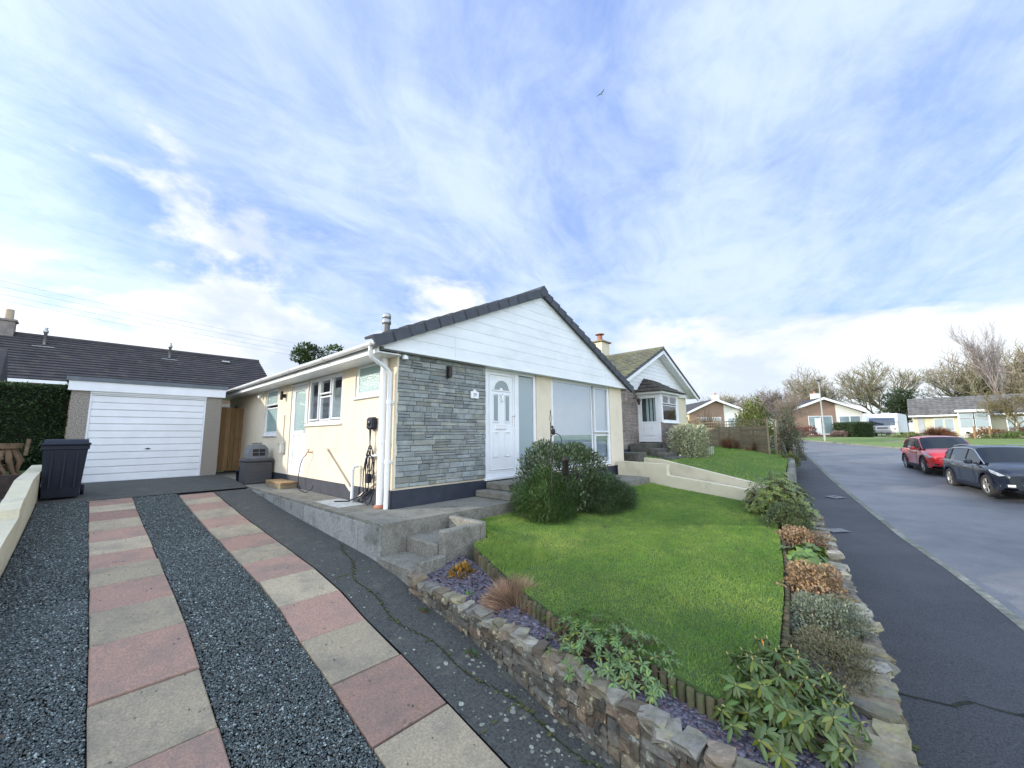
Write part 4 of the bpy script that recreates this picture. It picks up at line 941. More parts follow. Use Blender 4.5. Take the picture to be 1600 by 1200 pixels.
# neighbour bungalow
t=thing('bungalow','neighbouring bungalow with mossy roof, projecting porch bay and grey stone front','house',(9.6,1.4,1.0))
NF=1.33
m=MB(); m.box(9.6,16.35,1.40,1.6,.2,3.3); m.box(9.6,9.8,1.6,10,.2,3.3); m.box(16.15,16.35,1.6,10,.2,3.3); m.box(9.8,16.15,9.8,10,.2,3.3); m.build('wall',cream2,t)
m=MB(); coursed(m,9.6,11.15,NF-.35,3.28,1.40,.03,.09,.13,.2,.42,.008,[(1,1,1),(.9,.88,.9),(1.1,1.05,1),(1.05,1,1.05)]); m.build('stone_front',brick2,t)
m=MB(); m.box(9.55,11.15,1.345,1.365,.3,NF-.25); m.build('plinth',navy,t)
m=MB(); ax_,az=13.0,4.95; x0,x1,z0=9.25,16.75,3.29
z=z0
while z<az-.05:
    zz=min(z+.15,az-.01); f=lambda q:(x0+(q-z0)/(az-z0)*(ax_-x0), x1-(q-z0)/(az-z0)*(x1-ax_))
    a,b=f(z),f(zz); m.prismy([(a[0],z),(a[1],z),(b[1],zz-.006),(b[0],zz-.006)],1.31,1.40); z=zz
m.build('gable_boards',board,t)
m=MB()
for s in(0,1):
    X0=x0 if s==0 else x1; m.prismy([(X0-(.15 if s==0 else -.15),z0-.10),(ax_,az+.0),(ax_,az+.16),(X0-(.25 if s==0 else -.25),z0+.0)],.98,1.03)
m.prismy([(x0,z0+.0),(ax_,az-.04),(x1,z0),(x1,z0+.02),(ax_,az-.01),(x0,z0+.02)],1.031,1.31)
m.build('barge_board',white,t)
m=MB(); L=math.hypot(3.95,1.80)
tiled(m,(x0-.2,.98,z0+.08),(0,1,0),(3.95,0,1.80),9.3,L,.30,.36,.045,.03,.15,5)
tiled(m,(x1+.2,.98,z0+.08),(0,1,0),(-3.95,0,1.80),9.3,L,.30,.36,.045,.03,.15,5)
m.tube([(ax_,.97,az+.22),(ax_,10.3,az+.22)],.09,8); ro=m.build('roof',tile_moss,t)
m=MB()
for s in(0,1):
    X0=x0 if s==0 else x1; m.prismy([(X0-(.26 if s==0 else -.26),z0+.0),(ax_,az+.161),(ax_,az+.25),(X0-(.3 if s==0 else -.3),z0+.07)],.95,1.0)
m.build('verge_tile',tile_grey,ro)
m=MB(); m.bbox(13.05,13.75,3.9,4.5,4.4,5.98,.01); co=m.build('chimney',cream2,t)
m=MB(); m.bbox(12.97,13.83,3.82,4.58,5.98,6.05,.01); m.build('chimney_cap',oldtimber,co)
m=MB(); m.lathe([(.14,6.05),(.12,6.35)],(13.4,4.2,0),12); m.lathe([(.22,6.41),(.22,6.44),(.05,6.48)],(13.4,4.2,0),12); m.lathe([(.03,6.35),(.03,6.43)],(13.4,4.2,0),8); m.build('chimney_pot',terra,co)
# porch bay: door in its left flank, window to the front, tiled lean-to roof
BV=.50; BU=11.2
m=MB(); coursed(m,BU,12.95,NF-.55,2.05,BV+.02,.03,.08,.12,.2,.4,.008,[(1,1,1),(.85,.82,.85),(1.1,1.0,1)]); m.box(BU+.01,12.95,BV+.021,1.36,.6,2.04); m.build('bay_base',brick2,t)
m=MB(); coursed(m,BV,1.36,.75,NF-.02,0,.03,.08,.12,.2,.4,.008,[(.5,.5,.5),(.4,.4,.4)])
m.v=[(BU+.01+(y if y<0 else 0)+.0,x,z) for (x,y,z) in m.v]; m.build('door_base',brick2,t)
fr=MB(); win_boxes(fr,'s',BV+.03,1.39,NF,3.12,.06,BU-.03,BU+.05); fr.bbox(BU-.03,BU+.05,BV-.05,BV+.029,2.05,3.12,.005); fo=fr.build('porch_door_frame',white,t)
m=MB(); win_boxes(m,'s',BV+.09,1.33,NF+.06,3.06,.10,BU-.02,BU+.03); m.box(BU-.015,BU+.03,BV+.19,1.23,NF+.16,2.02); m.bbox(BU-.028,BU-.0151,BV+.26,1.16,NF+.24,1.95,.004); m.box(BU-.02,BU+.03,BV+.19,1.23,2.021,2.09); do=m.build('porch_door',white,fo)
m=MB(); m.add([(BU,BV+.19,2.09),(BU,BV+.19,2.96),(BU,1.23,2.96),(BU,1.23,2.09)],[(0,1,2,3)]); m.build('glazing',gl_clear,do)
m=MB()
for y in (BV+.22,BV+.36,BV+.50): m.add([(BU+.10,y,2.05),(BU+.08,y+.09,2.05),(BU+.08,y+.09,2.95),(BU+.10,y,2.95)],[(0,1,2,3)])
m.box(BU+.3,BU+.31,BV+.1,1.33,NF+.2,2.98,(.30,.36,.36)); m.build('curtain',curtain,do)
wn=window(t,'f',BU+.12,12.80,2.06,3.12,BV,[(BU+.22,11.95,2.78,3.03,True),(12.06,12.72,2.78,3.03,True),(BU+.22,12.72,2.15,2.68,False)],gl_clear,1,.06,'bay_window',True)
m=MB(); m.box(12.801,12.95,BV+.01,1.36,2.045,3.12); m.build('bay_side',white,t)
m=MB(); m.add([(11.40,BV+.15,2.17),(11.50,BV+.13,2.17),(11.54,BV+.14,2.5),(11.46,BV+.14,2.72),(11.38,BV+.15,2.6)],[(0,1,2,3,4)]); m.build('green_drape',M('lime_cloth',(.40,.75,.05),rough=.8),wn)
m=MB(); m.prism([(BU-.16,1.39),(BU-.16,BV-.16),(13.1,BV-.16),(13.1,1.39)],3.121,3.20); m.build('bay_fascia',white,t)
m=MB(); E0=(BU-.25,BV-.24,3.19);E1=(13.2,BV-.24,3.19);B0=(BU-.25,1.30,3.21);B1=(13.2,1.30,3.21);R0_=(BU+.45,1.29,3.80);R1_=(12.5,1.29,3.80)
def quad_tiles(mb,a,b,c,d,nr,nc):
    a,b,c,d=map(Vector,(a,b,c,d)); n=(b-a).cross(d-a).normalized(); n = n if n.z>0 else -n
    for i in range(nr):
        for j in range(nc):
            k=random.uniform(.7,1.2)
            P=lambda s,r:(a.lerp(b,s)).lerp(d.lerp(c,s),r)
            p=[P(j/nc,i/nr)+n*.03,P((j+1)/nc,i/nr)+n*.03,P((j+1)/nc,(i+1)/nr)+n*.005,P(j/nc,(i+1)/nr)+n*.005,P(j/nc,i/nr),P((j+1)/nc,i/nr)]
            mb.add(p,[(0,1,2,3),(4,5,1,0)],(k,k,k))
quad_tiles(m,E0,E1,R1_,R0_,4,8); quad_tiles(m,E1,B1,(12.5,1.295,3.8),R1_,4,5); quad_tiles(m,B0,E0,R0_,(BU+.45,1.295,3.8),4,5)
m.build('bay_roof',M('dark_mossy_tile',(.06,.052,.048),(.035,.03,.028),scale=5,rough=.9,bump=.6,c3=(.13,.12,.06),s3=5),t)
l=MB(); l.tube([(10.75,1.36,2.95),(10.75,1.15,3.0),(10.75,1.12,2.93)],.012,5); l.lathe([(.03,2.70),(.08,2.90),(.02,2.95)],(10.75,1.12,0),6); l.build('wall_lantern',iron,t)
t=thing('entrance_steps','dark mossy stone steps climbing to the neighbouring white porch door','steps',(9.6,.2,.7))
mst=M('dark_mossy_stone',(.07,.065,.055),(.12,.115,.10),scale=6,rough=.95,bump=.9,c3=(.05,.06,.025),s3=4)
for a,b,c,d,z0_,z1_ in ((10.2,11.12,.45,1.30,.6,1.29),(9.9,11.0,.10,.449,.6,1.13),(9.6,10.8,-.22,.099,.5,1.00),(9.3,10.5,-.54,-.221,.5,.88)):
    m=MB(); m.bbox(a,b,c,d,z0_,z1_,.02); m.build('step',mst,t)
m=MB(); m.bbox(7.72,8.29,-.2,.9,.5,1.08,.02); m.build('side_block',mst,t)
for u,v,lb in ((10.85,.0,'small white gnome-like ornament beside the neighbouring porch steps'),(12.0,.35,'small white ornament at the foot of the neighbouring bay')):
    m=MB(); m.lathe([(.05,.93),(.06,1.0),(.03,1.08),(.045,1.12),(.0,1.2)],(u,v,0),8); m.solo('garden_ornament',M('ornament_white',(.6,.58,.5),rough=.8),lb,'ornament',(u,v,.93))
# low white hoop fence near the variegated bush
t=thing('hoop_fence','low white picket edging fence leaning in front of the brown fence','fence',(13.5,-.2,.85))
m=MB()
for i in range(5): u=12.5+i*.28; v=-.55+i*.02; z=NLz(u,v); q_=MB(); q_.tube([(u,v,z),(u-.03,v-.02,z+.30)],.022,5); q_.build('picket',M('white_paint_worn',(.6,.6,.57),(.4,.4,.38),rough=.8),t)
for i in range(14): u=13.9+i*.2; v=-.25+i*.06; z=NLz(u,v); m.tube([(u,v,z),(u,v,z+.10+.06*(i%2))],.03,5)
m.tube([(13.9,-.25,.95),(16.6,.55,.99)],.02,5)
m.build('low_rail_fence',M('white_paint_worn',(.6,.6,.57),(.4,.4,.38),rough=.8),t)
# panel fence with trellis top
def fence(P,Q,z0,z1,trel,name,label,panels):
    t=thing(name,label,'fence',(P[0],P[1],z0)); A=Vector(P);B=Vector(Q);d=(B-A);L=d.length;d/=L;nn=Vector((-d.y,d.x))
    def bar(mb,s0,s1,o0,o1,za,zb2,k=1): c=[A+d*s0+nn*o0,A+d*s1+nn*o0,A+d*s1+nn*o1,A+d*s0+nn*o1]; mb.prism([(x.x,x.y) for x in c],za,zb2,(k,k,k))
    for i in range(panels):
        s0=L*i/panels+.05;s1=L*(i+1)/panels-.05; m=MB(); z=z0; top=z1-trel
        while z<top: bar(m,s0,s1,-.012-.008*(int(z*100)%2),.012,z,min(z+.13,top),random.uniform(.75,1.15)); z+=.135
        for q in (0,.5,1): s=s0+(s1-s0)*q; bar(m,s-.02,s+.02,-.035,-.021,z0,top,.9)
        m.build('panel',oldtimber,t)
        m=MB()
        if trel>0:
            for q in range(9): s=s0+(s1-s0)*q/8; bar(m,s-.01,s+.01,-.01,.01,top+.01,z1-.02)
            bar(m,s0,s1,-.016,-.0101,top+trel*.45,top+trel*.45+.02); bar(m,s0,s1,-.02,.02,z1-.02,z1+.02); bar(m,s0,s1,-.025,.025,top-.02,top+.02)
            m.build('trellis',oldtimber,t)
    for i in range(panels+1):
        s=L*i/panels; m=MB(); bar(m,s-.045,s+.045,-.045,.045,z0-.3,z1+.06,random.uniform(.8,1.1)); m.build('post',oldtimber,t)
    return t
fence((22.0,2.6),(17.9,-1.55),.62,2.25,.30,'panel_fence','weathered brown panel fence with trellis top closing the neighbouring lawn',3)
fence((27.5,5.2),(22.2,2.7),.75,2.55,.35,'panel_fence','darker far stretch of panel fence behind the variegated bush',3)
m=MB()
for k in range(5): m.box(18.55,19.2,-1.75,-1.70,.75+k*.28,.81+k*.28)
m.box(18.5,18.56,-1.78,-1.70,.5,2.1); m.box(19.18,19.24,-1.78,-1.70,.5,2.1)
m.solo('rail_gate',oldtimber,'narrow weathered rail gate at the pavement end of the panel fence','gate',(18.9,-1.7,.6))
# ================= LEFT SIDE: hedge, ornaments, back house =================
t=thing('back_bungalow','long brick bungalow with dark brown tiled roof behind the garage','house',(-2,20,.8))
m=MB(); m.box(-16,3.9,20.4,28,.5,4.15); m.build('wall',brick,t)
m=MB(); rise,run=2.52,4.3; L=math.hypot(rise,run)
tiled(m,(-16.2,19.95,4.08),(1,0,0),(0,run,rise),20.4,L,.33,.30,.0,.05,.14,1,flat=True,gap=.09)
m.prismx([(19.95,4.02),(24.2,6.52),(28.5,4.02)],-16.2,4.15); m.tube([(-16.2,24.22,6.62),(4.2,24.22,6.60)],.10,8); ro=m.build('roof',tile_brown,t)
m=MB(); m.box(-16.2,4.2,19.86,19.94,3.93,4.06); m.build('fascia',white,t)
m=MB(); m.bbox(-6.50,-5.90,23.9,24.5,5.8,7.12,.01); m.bbox(-6.56,-5.84,23.84,24.56,7.12,7.22,.01); co=m.build('chimney',brick2,t)
m=MB(); m.lathe([(.15,7.22),(.13,7.72)],(-6.12,24.2,0),12); m.build('chimney_pot',M('buff_clay',(.45,.36,.25),rough=.9),co)
for u in (-4.9,-.35):
    m=MB(); m.lathe([(.06,5.95),(.06,6.65),(.09,6.66),(.09,6.80),(.05,6.82),(.07,6.92)],(u,23.4,0),10); m.bbox(u-.35,u+.35,23.1,23.6,5.93,5.98,.01); m.build('vent_pipe',metal,t)
m=MB(); m.bbox(2.05,2.45,23.3,23.5,6.17,6.25,.005); m.build('vent_tile',metal,t)
for a,b in ((-6.2,-5.3),(-4.7,-3.9),(-8.5,-7.0)):
    window(t,'f',a,b,2.7,3.75,20.36,[(a+.08,b-.08,2.8,3.62,False)],gl_far,1,.06,'window',False,interior=False,fmat=white)
# left neighbour
t=thing('bungalow','pale bungalow with brown roof next door, just outside the left edge of the picture','house',(-14.5,4,.3))
m=MB(); m.box(-14.2,-7.25,0.2,10.2,.0,2.95); m.build('wall',cream2,t)
m=MB(); m.prismy([(-14.6,2.92),(-10.7,4.75),(-6.85,2.92),(-6.85,3.02),(-10.7,4.88),(-14.6,3.02)],-.1,10.5); m.build('roof',tile_brown,t)
m=MB(); m.prismy([(-14.2,2.95),(-10.7,4.70),(-7.25,2.95)],.1,10.3); m.build('gable_boards',board,t)
m=MB(); m.box(-6.95,-6.83,-.1,10.5,2.88,3.0); m.build('gutter',white,t)
t=thing('outbuilding','pale outbuilding corner with dark eave peeping in at the left edge behind the hedge','outbuilding',(-6.5,13.8,.8))
m=MB(); m.box(-9,-5.18,12.8,14.4,.5,2.95); m.build('wall',cream2,t)
m=MB(); m.prismx([(12.5,2.9),(14.75,2.9),(14.75,3.0),(13.4,4.3),(12.5,3.0)],-9,-5.0); m.build('roof',tile_brown,t)
m=MB(); m.box(-4.995,-4.90,14.5,14.85,2.92,3.02); m.build('gutter',white,t)
# overhead wires
for k,(z0_,z1_) in enumerate(((11.2,10.4),(10.9,10.1),(10.5,9.8),(10.2,9.5))):
    m=MB(); P=[]
    for i in range(13):
        s=i/12; P.append((-14+34*s,30+k*.15,z0_+(z1_-z0_)*s-1.0*4*s*(1-s)*.5-1.2*s))
    m.tube(P,.006,4)
    o=m.solo('overhead_wire',M('wire_grey',(.3,.3,.32),rough=.8),None,'wire',(0,30,10),'H','overhead wires behind the back bungalow'); o['label']='thin overhead wire crossing the sky above the back bungalow roof'
# stone lantern, driftwood
t=thing('stone_lantern','weathered stone garden lantern at the left edge before the hedge','lantern',(-4.75,7.6,.9))
lst=M('lantern_stone',(.22,.22,.17),(.14,.14,.10),scale=8,rough=.95,bump=.6)
m=MB(); m.lathe([(.14,.75),(.10,.9),(.09,1.15),(.15,1.2)],(-4.75,7.6,0),8); m.build('base',lst,t)
m=MB(); m.lathe([(.15,1.2),(.14,1.45)],(-4.75,7.6,0),6); m.build('light_box',lst,t)
m=MB(); m.lathe([(.26,1.45),(.20,1.52),(.07,1.62),(.03,1.70),(0,1.72)],(-4.75,7.6,0),6); m.build('cap',lst,t)
t=thing('tree_stump','pale sawn tree stump with twisted driftwood roots behind the boundary wall','stump',(-4.2,7.2,.9))
m=MB(); sw=M('sawn_wood',(.22,.14,.08),(.11,.07,.04),scale=7,rough=.9,bump=.5)
for k in range(7):
    a=k*.9; m.tube([(-4.2+.05*math.cos(a),7.1+.05*math.sin(a),1.45),(-4.2+.18*math.cos(a+.4),7.1+.18*math.sin(a+.4),1.2),(-4.2+.12*math.cos(a+1),7.1+.12*math.sin(a+1),.98),(-4.2+.3*math.cos(a+1.3),7.1+.3*math.sin(a+1.3),.75)],[.05,.045,.035,.02],6)

for k in range(9):
    a=k*.75; m.tube([(-4.35+.1*math.cos(a),7.0,1.0+.03*k),(-4.6-.1*math.cos(a*2),6.9+.1*math.sin(a),1.15+.04*k),(-4.75+.2*math.sin(a*3),6.8,1.05+.06*(k%4))],[.035,.025,.01],5)
m.build('root',sw,t)
m=MB(); m.tube([(-4.2,7.1,1.44),(-4.2,7.1,1.54)],[.16,.17],10); m.tube([(-3.98,6.95,1.3),(-3.96,6.95,1.62)],.03,6); m.build('trunk',sw,t)
m=MB(); m.box(-6.2,-3.9,6.0,6.25,.2,.98)
m.solo('garden_wall',M('dark_brown_stone',(.075,.055,.045),(.04,.03,.025),scale=7,rough=.95,bump=.9),'dark brown stone garden wall left of the boundary wall','wall',(-5,6.1,.2))
m=MB(); strip(m,-9,-3.75,6.25,12,lambda u,v:.93,.8,3); m.struct('lawn',grassbase)

# ================= FAR SIDE OF THE STREET (world frame) =================
def gable_house(name,label,loc,rot,W,D,eh,rh,parts):
    t=thing(name,label,'house',loc,'L',None,rot); return t
# house B: brick and white gable, long low roof to the right
def far_gable(label, loc, rot, xl, xr, xa, eh, ah, D, split, roofm, chimx):
    """local frame: x right, y away, front plane y=0"""
    t=thing('gabled_bungalow',label,'house',loc,'L',None,rot); g=-1.0
    m=MB(); m.prismy([(xl+.4,g),(split,g),(split,eh+(ah-eh)*(split-xl)/(xa-xl) if split<xa else ah-(ah-eh)*(split-xa)/(xr-xa)),(xa,ah-.05) if split>xa else (split,eh+(ah-eh)*(split-xl)/(xa-xl)),(xl+.4,eh+.15)],0,.3); m.build('brick_wall',brick,t)
    m=MB(); zs=ah-(ah-eh)*(split-xa)/(xr-xa) if split>=xa else eh+(ah-eh)*(split-xl)/(xa-xl)
    P=[(split+.001,g),(xr-.5,g),(xr-.5,eh+.15)]+([(xa,ah-.05)] if split<xa else [])+[(split+.001,zs-.05)]
    m.prismy(P,.01,.31); m.build('rendered_wall',M('white_render',(.78,.76,.68),(.7,.68,.6),rough=.9),t)
    m=MB(); m.box(xl+.4,xl+.6,.31,D,g,eh); m.box(xr-.7,xr-.5,.32,D,g,eh); m.box(xl+.6,xr-.7,D-.2,D,g,eh); m.build('side_wall',M('cream_far',(.62,.54,.36),(.55,.48,.33),rough=.9),t)
    m=MB(); m.prismy([(xl,eh),(xa,ah),(xr,eh),(xr,eh+.12),(xa,ah+.14),(xl,eh+.12)],-.45,D+.3); m.build('roof',roofm,t)
    m=MB(); m.prismy([(xl-.05,eh-.1),(xa,ah-.12),(xr+.05,eh-.1),(xr+.05,eh+.16),(xa,ah+.17),(xl-.05,eh+.16)],-.52,-.451); m.build('barge_board',white,t)
    if chimx is not None:
        m=MB(); m.bbox(chimx-.4,chimx+.4,3.5,4.2,eh,ah+1.0,.01); c=m.build('chimney',M('white_render',None) if 0 else MATS['white_render'],t)
        m=MB(); m.lathe([(.14,ah+1.0),(.12,ah+1.3)],(chimx,3.85,0),8); m.build('chimney_pot',terra,c)
    return t
def fwin(t,a0,a1,z0,z1,n,y=-.03,glz=None,name='window'):
    w=(a1-a0)/n; window(t,'f',a0,a1,z0,z1,y,[(a0+i*w+.07,a0+(i+1)*w-.05,z0+.08,z1-.08,False) for i in range(n)],glz or gl_far,1,.06,name,True,interior=False)
rotB=R(-8)
t=far_gable('brick and white gabled bungalow behind the lamp post across the road',(38.9,50,1.15),rotB,-4.9,5.1,.15,2.85,4.75,14,1.6,tile_brown,1.6)
fwin(t,-1.6,1.15,.3,2.6,2); fwin(t,1.9,4.35,.25,2.55,2,y=-.02)
m=MB(); m.bbox(-.9,-.2,-.07,-.035,.3,2.3,.01); m.build('door',white,t)
m=MB(); coursed(m,-4.5,4.6,-1.0,.05,-2.8,.08,.15,.25,.3,.7,.02,[(1,1,1),(.8,.8,.8)]); m.box(-4.5,4.6,-2.78,-2.5,-1.2,.04); m.struct
o=bpy.data.objects.new('garden_wall',m.mesh('garden_wall',rubble)); COL.objects.link(o); o.location=(38.9,50,1.15); o.rotation_euler=(0,0,rotB); tag(o,'low stone garden wall in front of the brick and white gabled bungalow','wall')
t=far_gable('smaller gabled bungalow seen over the panel fence',(25.6,50,1.6),R(-3),-3.6,4.0,-.1,2.6,4.25,12,1.0,tile_brown,1.8)
fwin(t,-2.2,-.9,.3,2.1,2); fwin(t,-.5,.6,.3,2.1,2); fwin(t,1.4,3.0,.4,2.0,2,y=-.02)
m=MB(); m.box(-5.6,-3.8,1,9,-1,2.3); m.prismx([(.6,2.3),(5,2.7),(9.4,2.3)],-5.9,-3.6); m.build('side_extension',MATS['cream_far'],t)
# flat-roofed white link between the houses
t=thing('garage_block','low white flat-roofed garage between the two gabled bungalows','garage',(33.0,52,1.15),'L',None,R(-5))
m=MB(); m.box(-2.2,1.4,0,6,-1,2.45); m.build('wall',MATS['white_render'],t)
m=MB(); m.box(-2.4,1.6,-.2,6.2,2.451,2.7); m.build('roof',lead,t)
m=MB(); m.bbox(-1.6,.8,-.04,-.001,-.2,2.1,.01); m.build('garage_door',white,t)
# house C: long eave facing the viewer, white glazed porch
t=thing('long_bungalow','cream bungalow with long grey tiled roof and glazed white porch on the right','house',(44.2,44,1.15),'L',None,R(-46))
x0,x1=-.3,16.0
m=MB(); m.box(x0+.3,x1-.4,0,6.6,-1,2.25); m.build('wall',M('pale_yellow_render',(.58,.54,.38),(.52,.48,.34),rough=.9),t)
m=MB(); tiled(m,(x0,-.5,2.28),(1,0,0),(0,3.8,2.0),x1-x0,math.hypot(3.8,2.0),.42,.5,.07,.04,.15,4); m.prismx([(-.5,2.2),(3.3,4.20),(7.1,2.2)],x0,x1); m.build('roof',tile_old,t)
m=MB(); m.box(x0,x1,-.57,-.51,2.10,2.27); m.build('fascia',white,t)
fwin(t,1.55,3.05,.55,1.9,2); fwin(t,6.5,7.6,.3,1.9,2); fwin(t,9,11,.3,1.9,3)
m=MB(); m.box(.35,.85,-.05,-.001,-.6,2.1); m.build('side_panel',M('grey_door',(.4,.42,.42),rough=.7),t)
m=MB(); m.box(3.3,5.4,-1.5,-.001,-1,.75); m.build('porch_base',MATS['white_render'],t)
fr=window(t,'f',3.3,5.4,.76,2.45,-1.5,[(3.42,4.28,.9,1.75,False),(4.42,5.28,.9,1.75,False),(3.42,4.28,1.87,2.25,False),(4.42,5.28,1.87,2.25,False)],gl_far,1,.08,'porch_window',False,interior=False)
m=MB(); m.box(3.3,3.36,-1.42,-.001,.76,2.45); m.box(5.34,5.4,-1.42,-.001,.76,2.45); m.box(3.15,5.55,-1.65,-.001,2.451,2.68); m.build('porch_frame',white,t)
for x in (3.8,4.9): m=MB(); m.lathe([(.0,.25),(.12,.3),(.14,.42),(0,.5)],(x,-1.6,0),8); m.build('hanging_basket',iron,t)
m=MB(); m.bbox(12.2,12.9,3.0,3.6,3,5.2,.01); m.build('chimney',brick,t)
# caravan
t=thing('caravan','white touring caravan parked nose-on at the end of the drive','caravan',(46.9,50.6,1.15),'L',None,R(-52))
cw=M('caravan_white',(.80,.81,.82),(.75,.76,.77),scale=2,rough=.35)
pr=[(0,.45),(-.18,.75),(-.22,1.3),(-.08,2.0),(.05,2.55),(.22,2.78),(.7,2.85),(6.3,2.80),(6.6,2.6),(6.6,.45)]
m=MB(); m.prismx([(y,z) for y,z in pr],-1.45,1.45); m.build('body',cw,t)
m=MB(); m.prismx([(-.235,1.32),(-.10,2.0),(-.02,2.3),(.02,2.3),(-.06,2.0),(-.19,1.32)],-1.22,1.22); m.build('front_window',gl_dark if 0 else glass('caravan_glass',base=.08,rough=.05,body=(.04,.055,.075)),t)
m=MB(); m.prismx([(.03,2.36),(.13,2.68),(.17,2.67),(.07,2.35)],-1.3,1.0); m.build('sunroof',gl_dark,t)
m=MB(); m.bbox(-.5,.5,-.25,-.19,.95,1.12,.01); m.bbox(-1.3,-1.0,-.2,-.14,.8,1.0,.02); m.bbox(1.0,1.3,-.2,-.14,.8,1.0,.02); m.build('front_fittings',greypl2,t)
for a in (1.6,4.2): m=MB(); m.bbox(-1.47,-1.451,a,a+1.1,1.4,2.1,.01); m.build('side_window',gl_dark,t)
m=MB(); m.box(-1.1,1.1,-.2,.3,.3,.45); m.tube([(0,-.2,.42),(0,-1.3,.38)],.05,6); m.tube([(0,-1.1,0),(0,-1.1,.5)],.03,6); m.build('hitch',greypl,t)
for s in (-1.25,1.25): m=MB(); m.lathe([(0,-.1),(.32,-.1),(.32,.1),(0,.1)],(s,3.2,.34),14,axis='x'); m.build('wheel',blackpl,t)
m=MB(); m.bbox(-.35,.35,2.2,2.8,2.84,2.98,.03); m.build('roof_vent',cw,t)
# lamp post
t=thing('street_lamp','slim grey street lamp standing on the verge across the road','street lamp',(28.6,36.7,1.0),'W')
m=MB(); m.tube([(28.6,36.7,.8),(28.6,36.7,2.3),(28.6,36.7,2.35),(28.6,36.7,6.45)],[.09,.09,.06,.04],10); m.build('post',M('lamp_column',(.38,.38,.36),(.3,.3,.28),rough=.6),t)
m=MB(); m.bbox(28.35,28.75,36.55,36.85,6.45,6.56,.03); m.tube([(28.6,36.7,6.3),(28.6,36.7,6.5)],.06,8); m.build('lamp_head',M('lamp_grey',(.12,.12,.13),rough=.5),t)
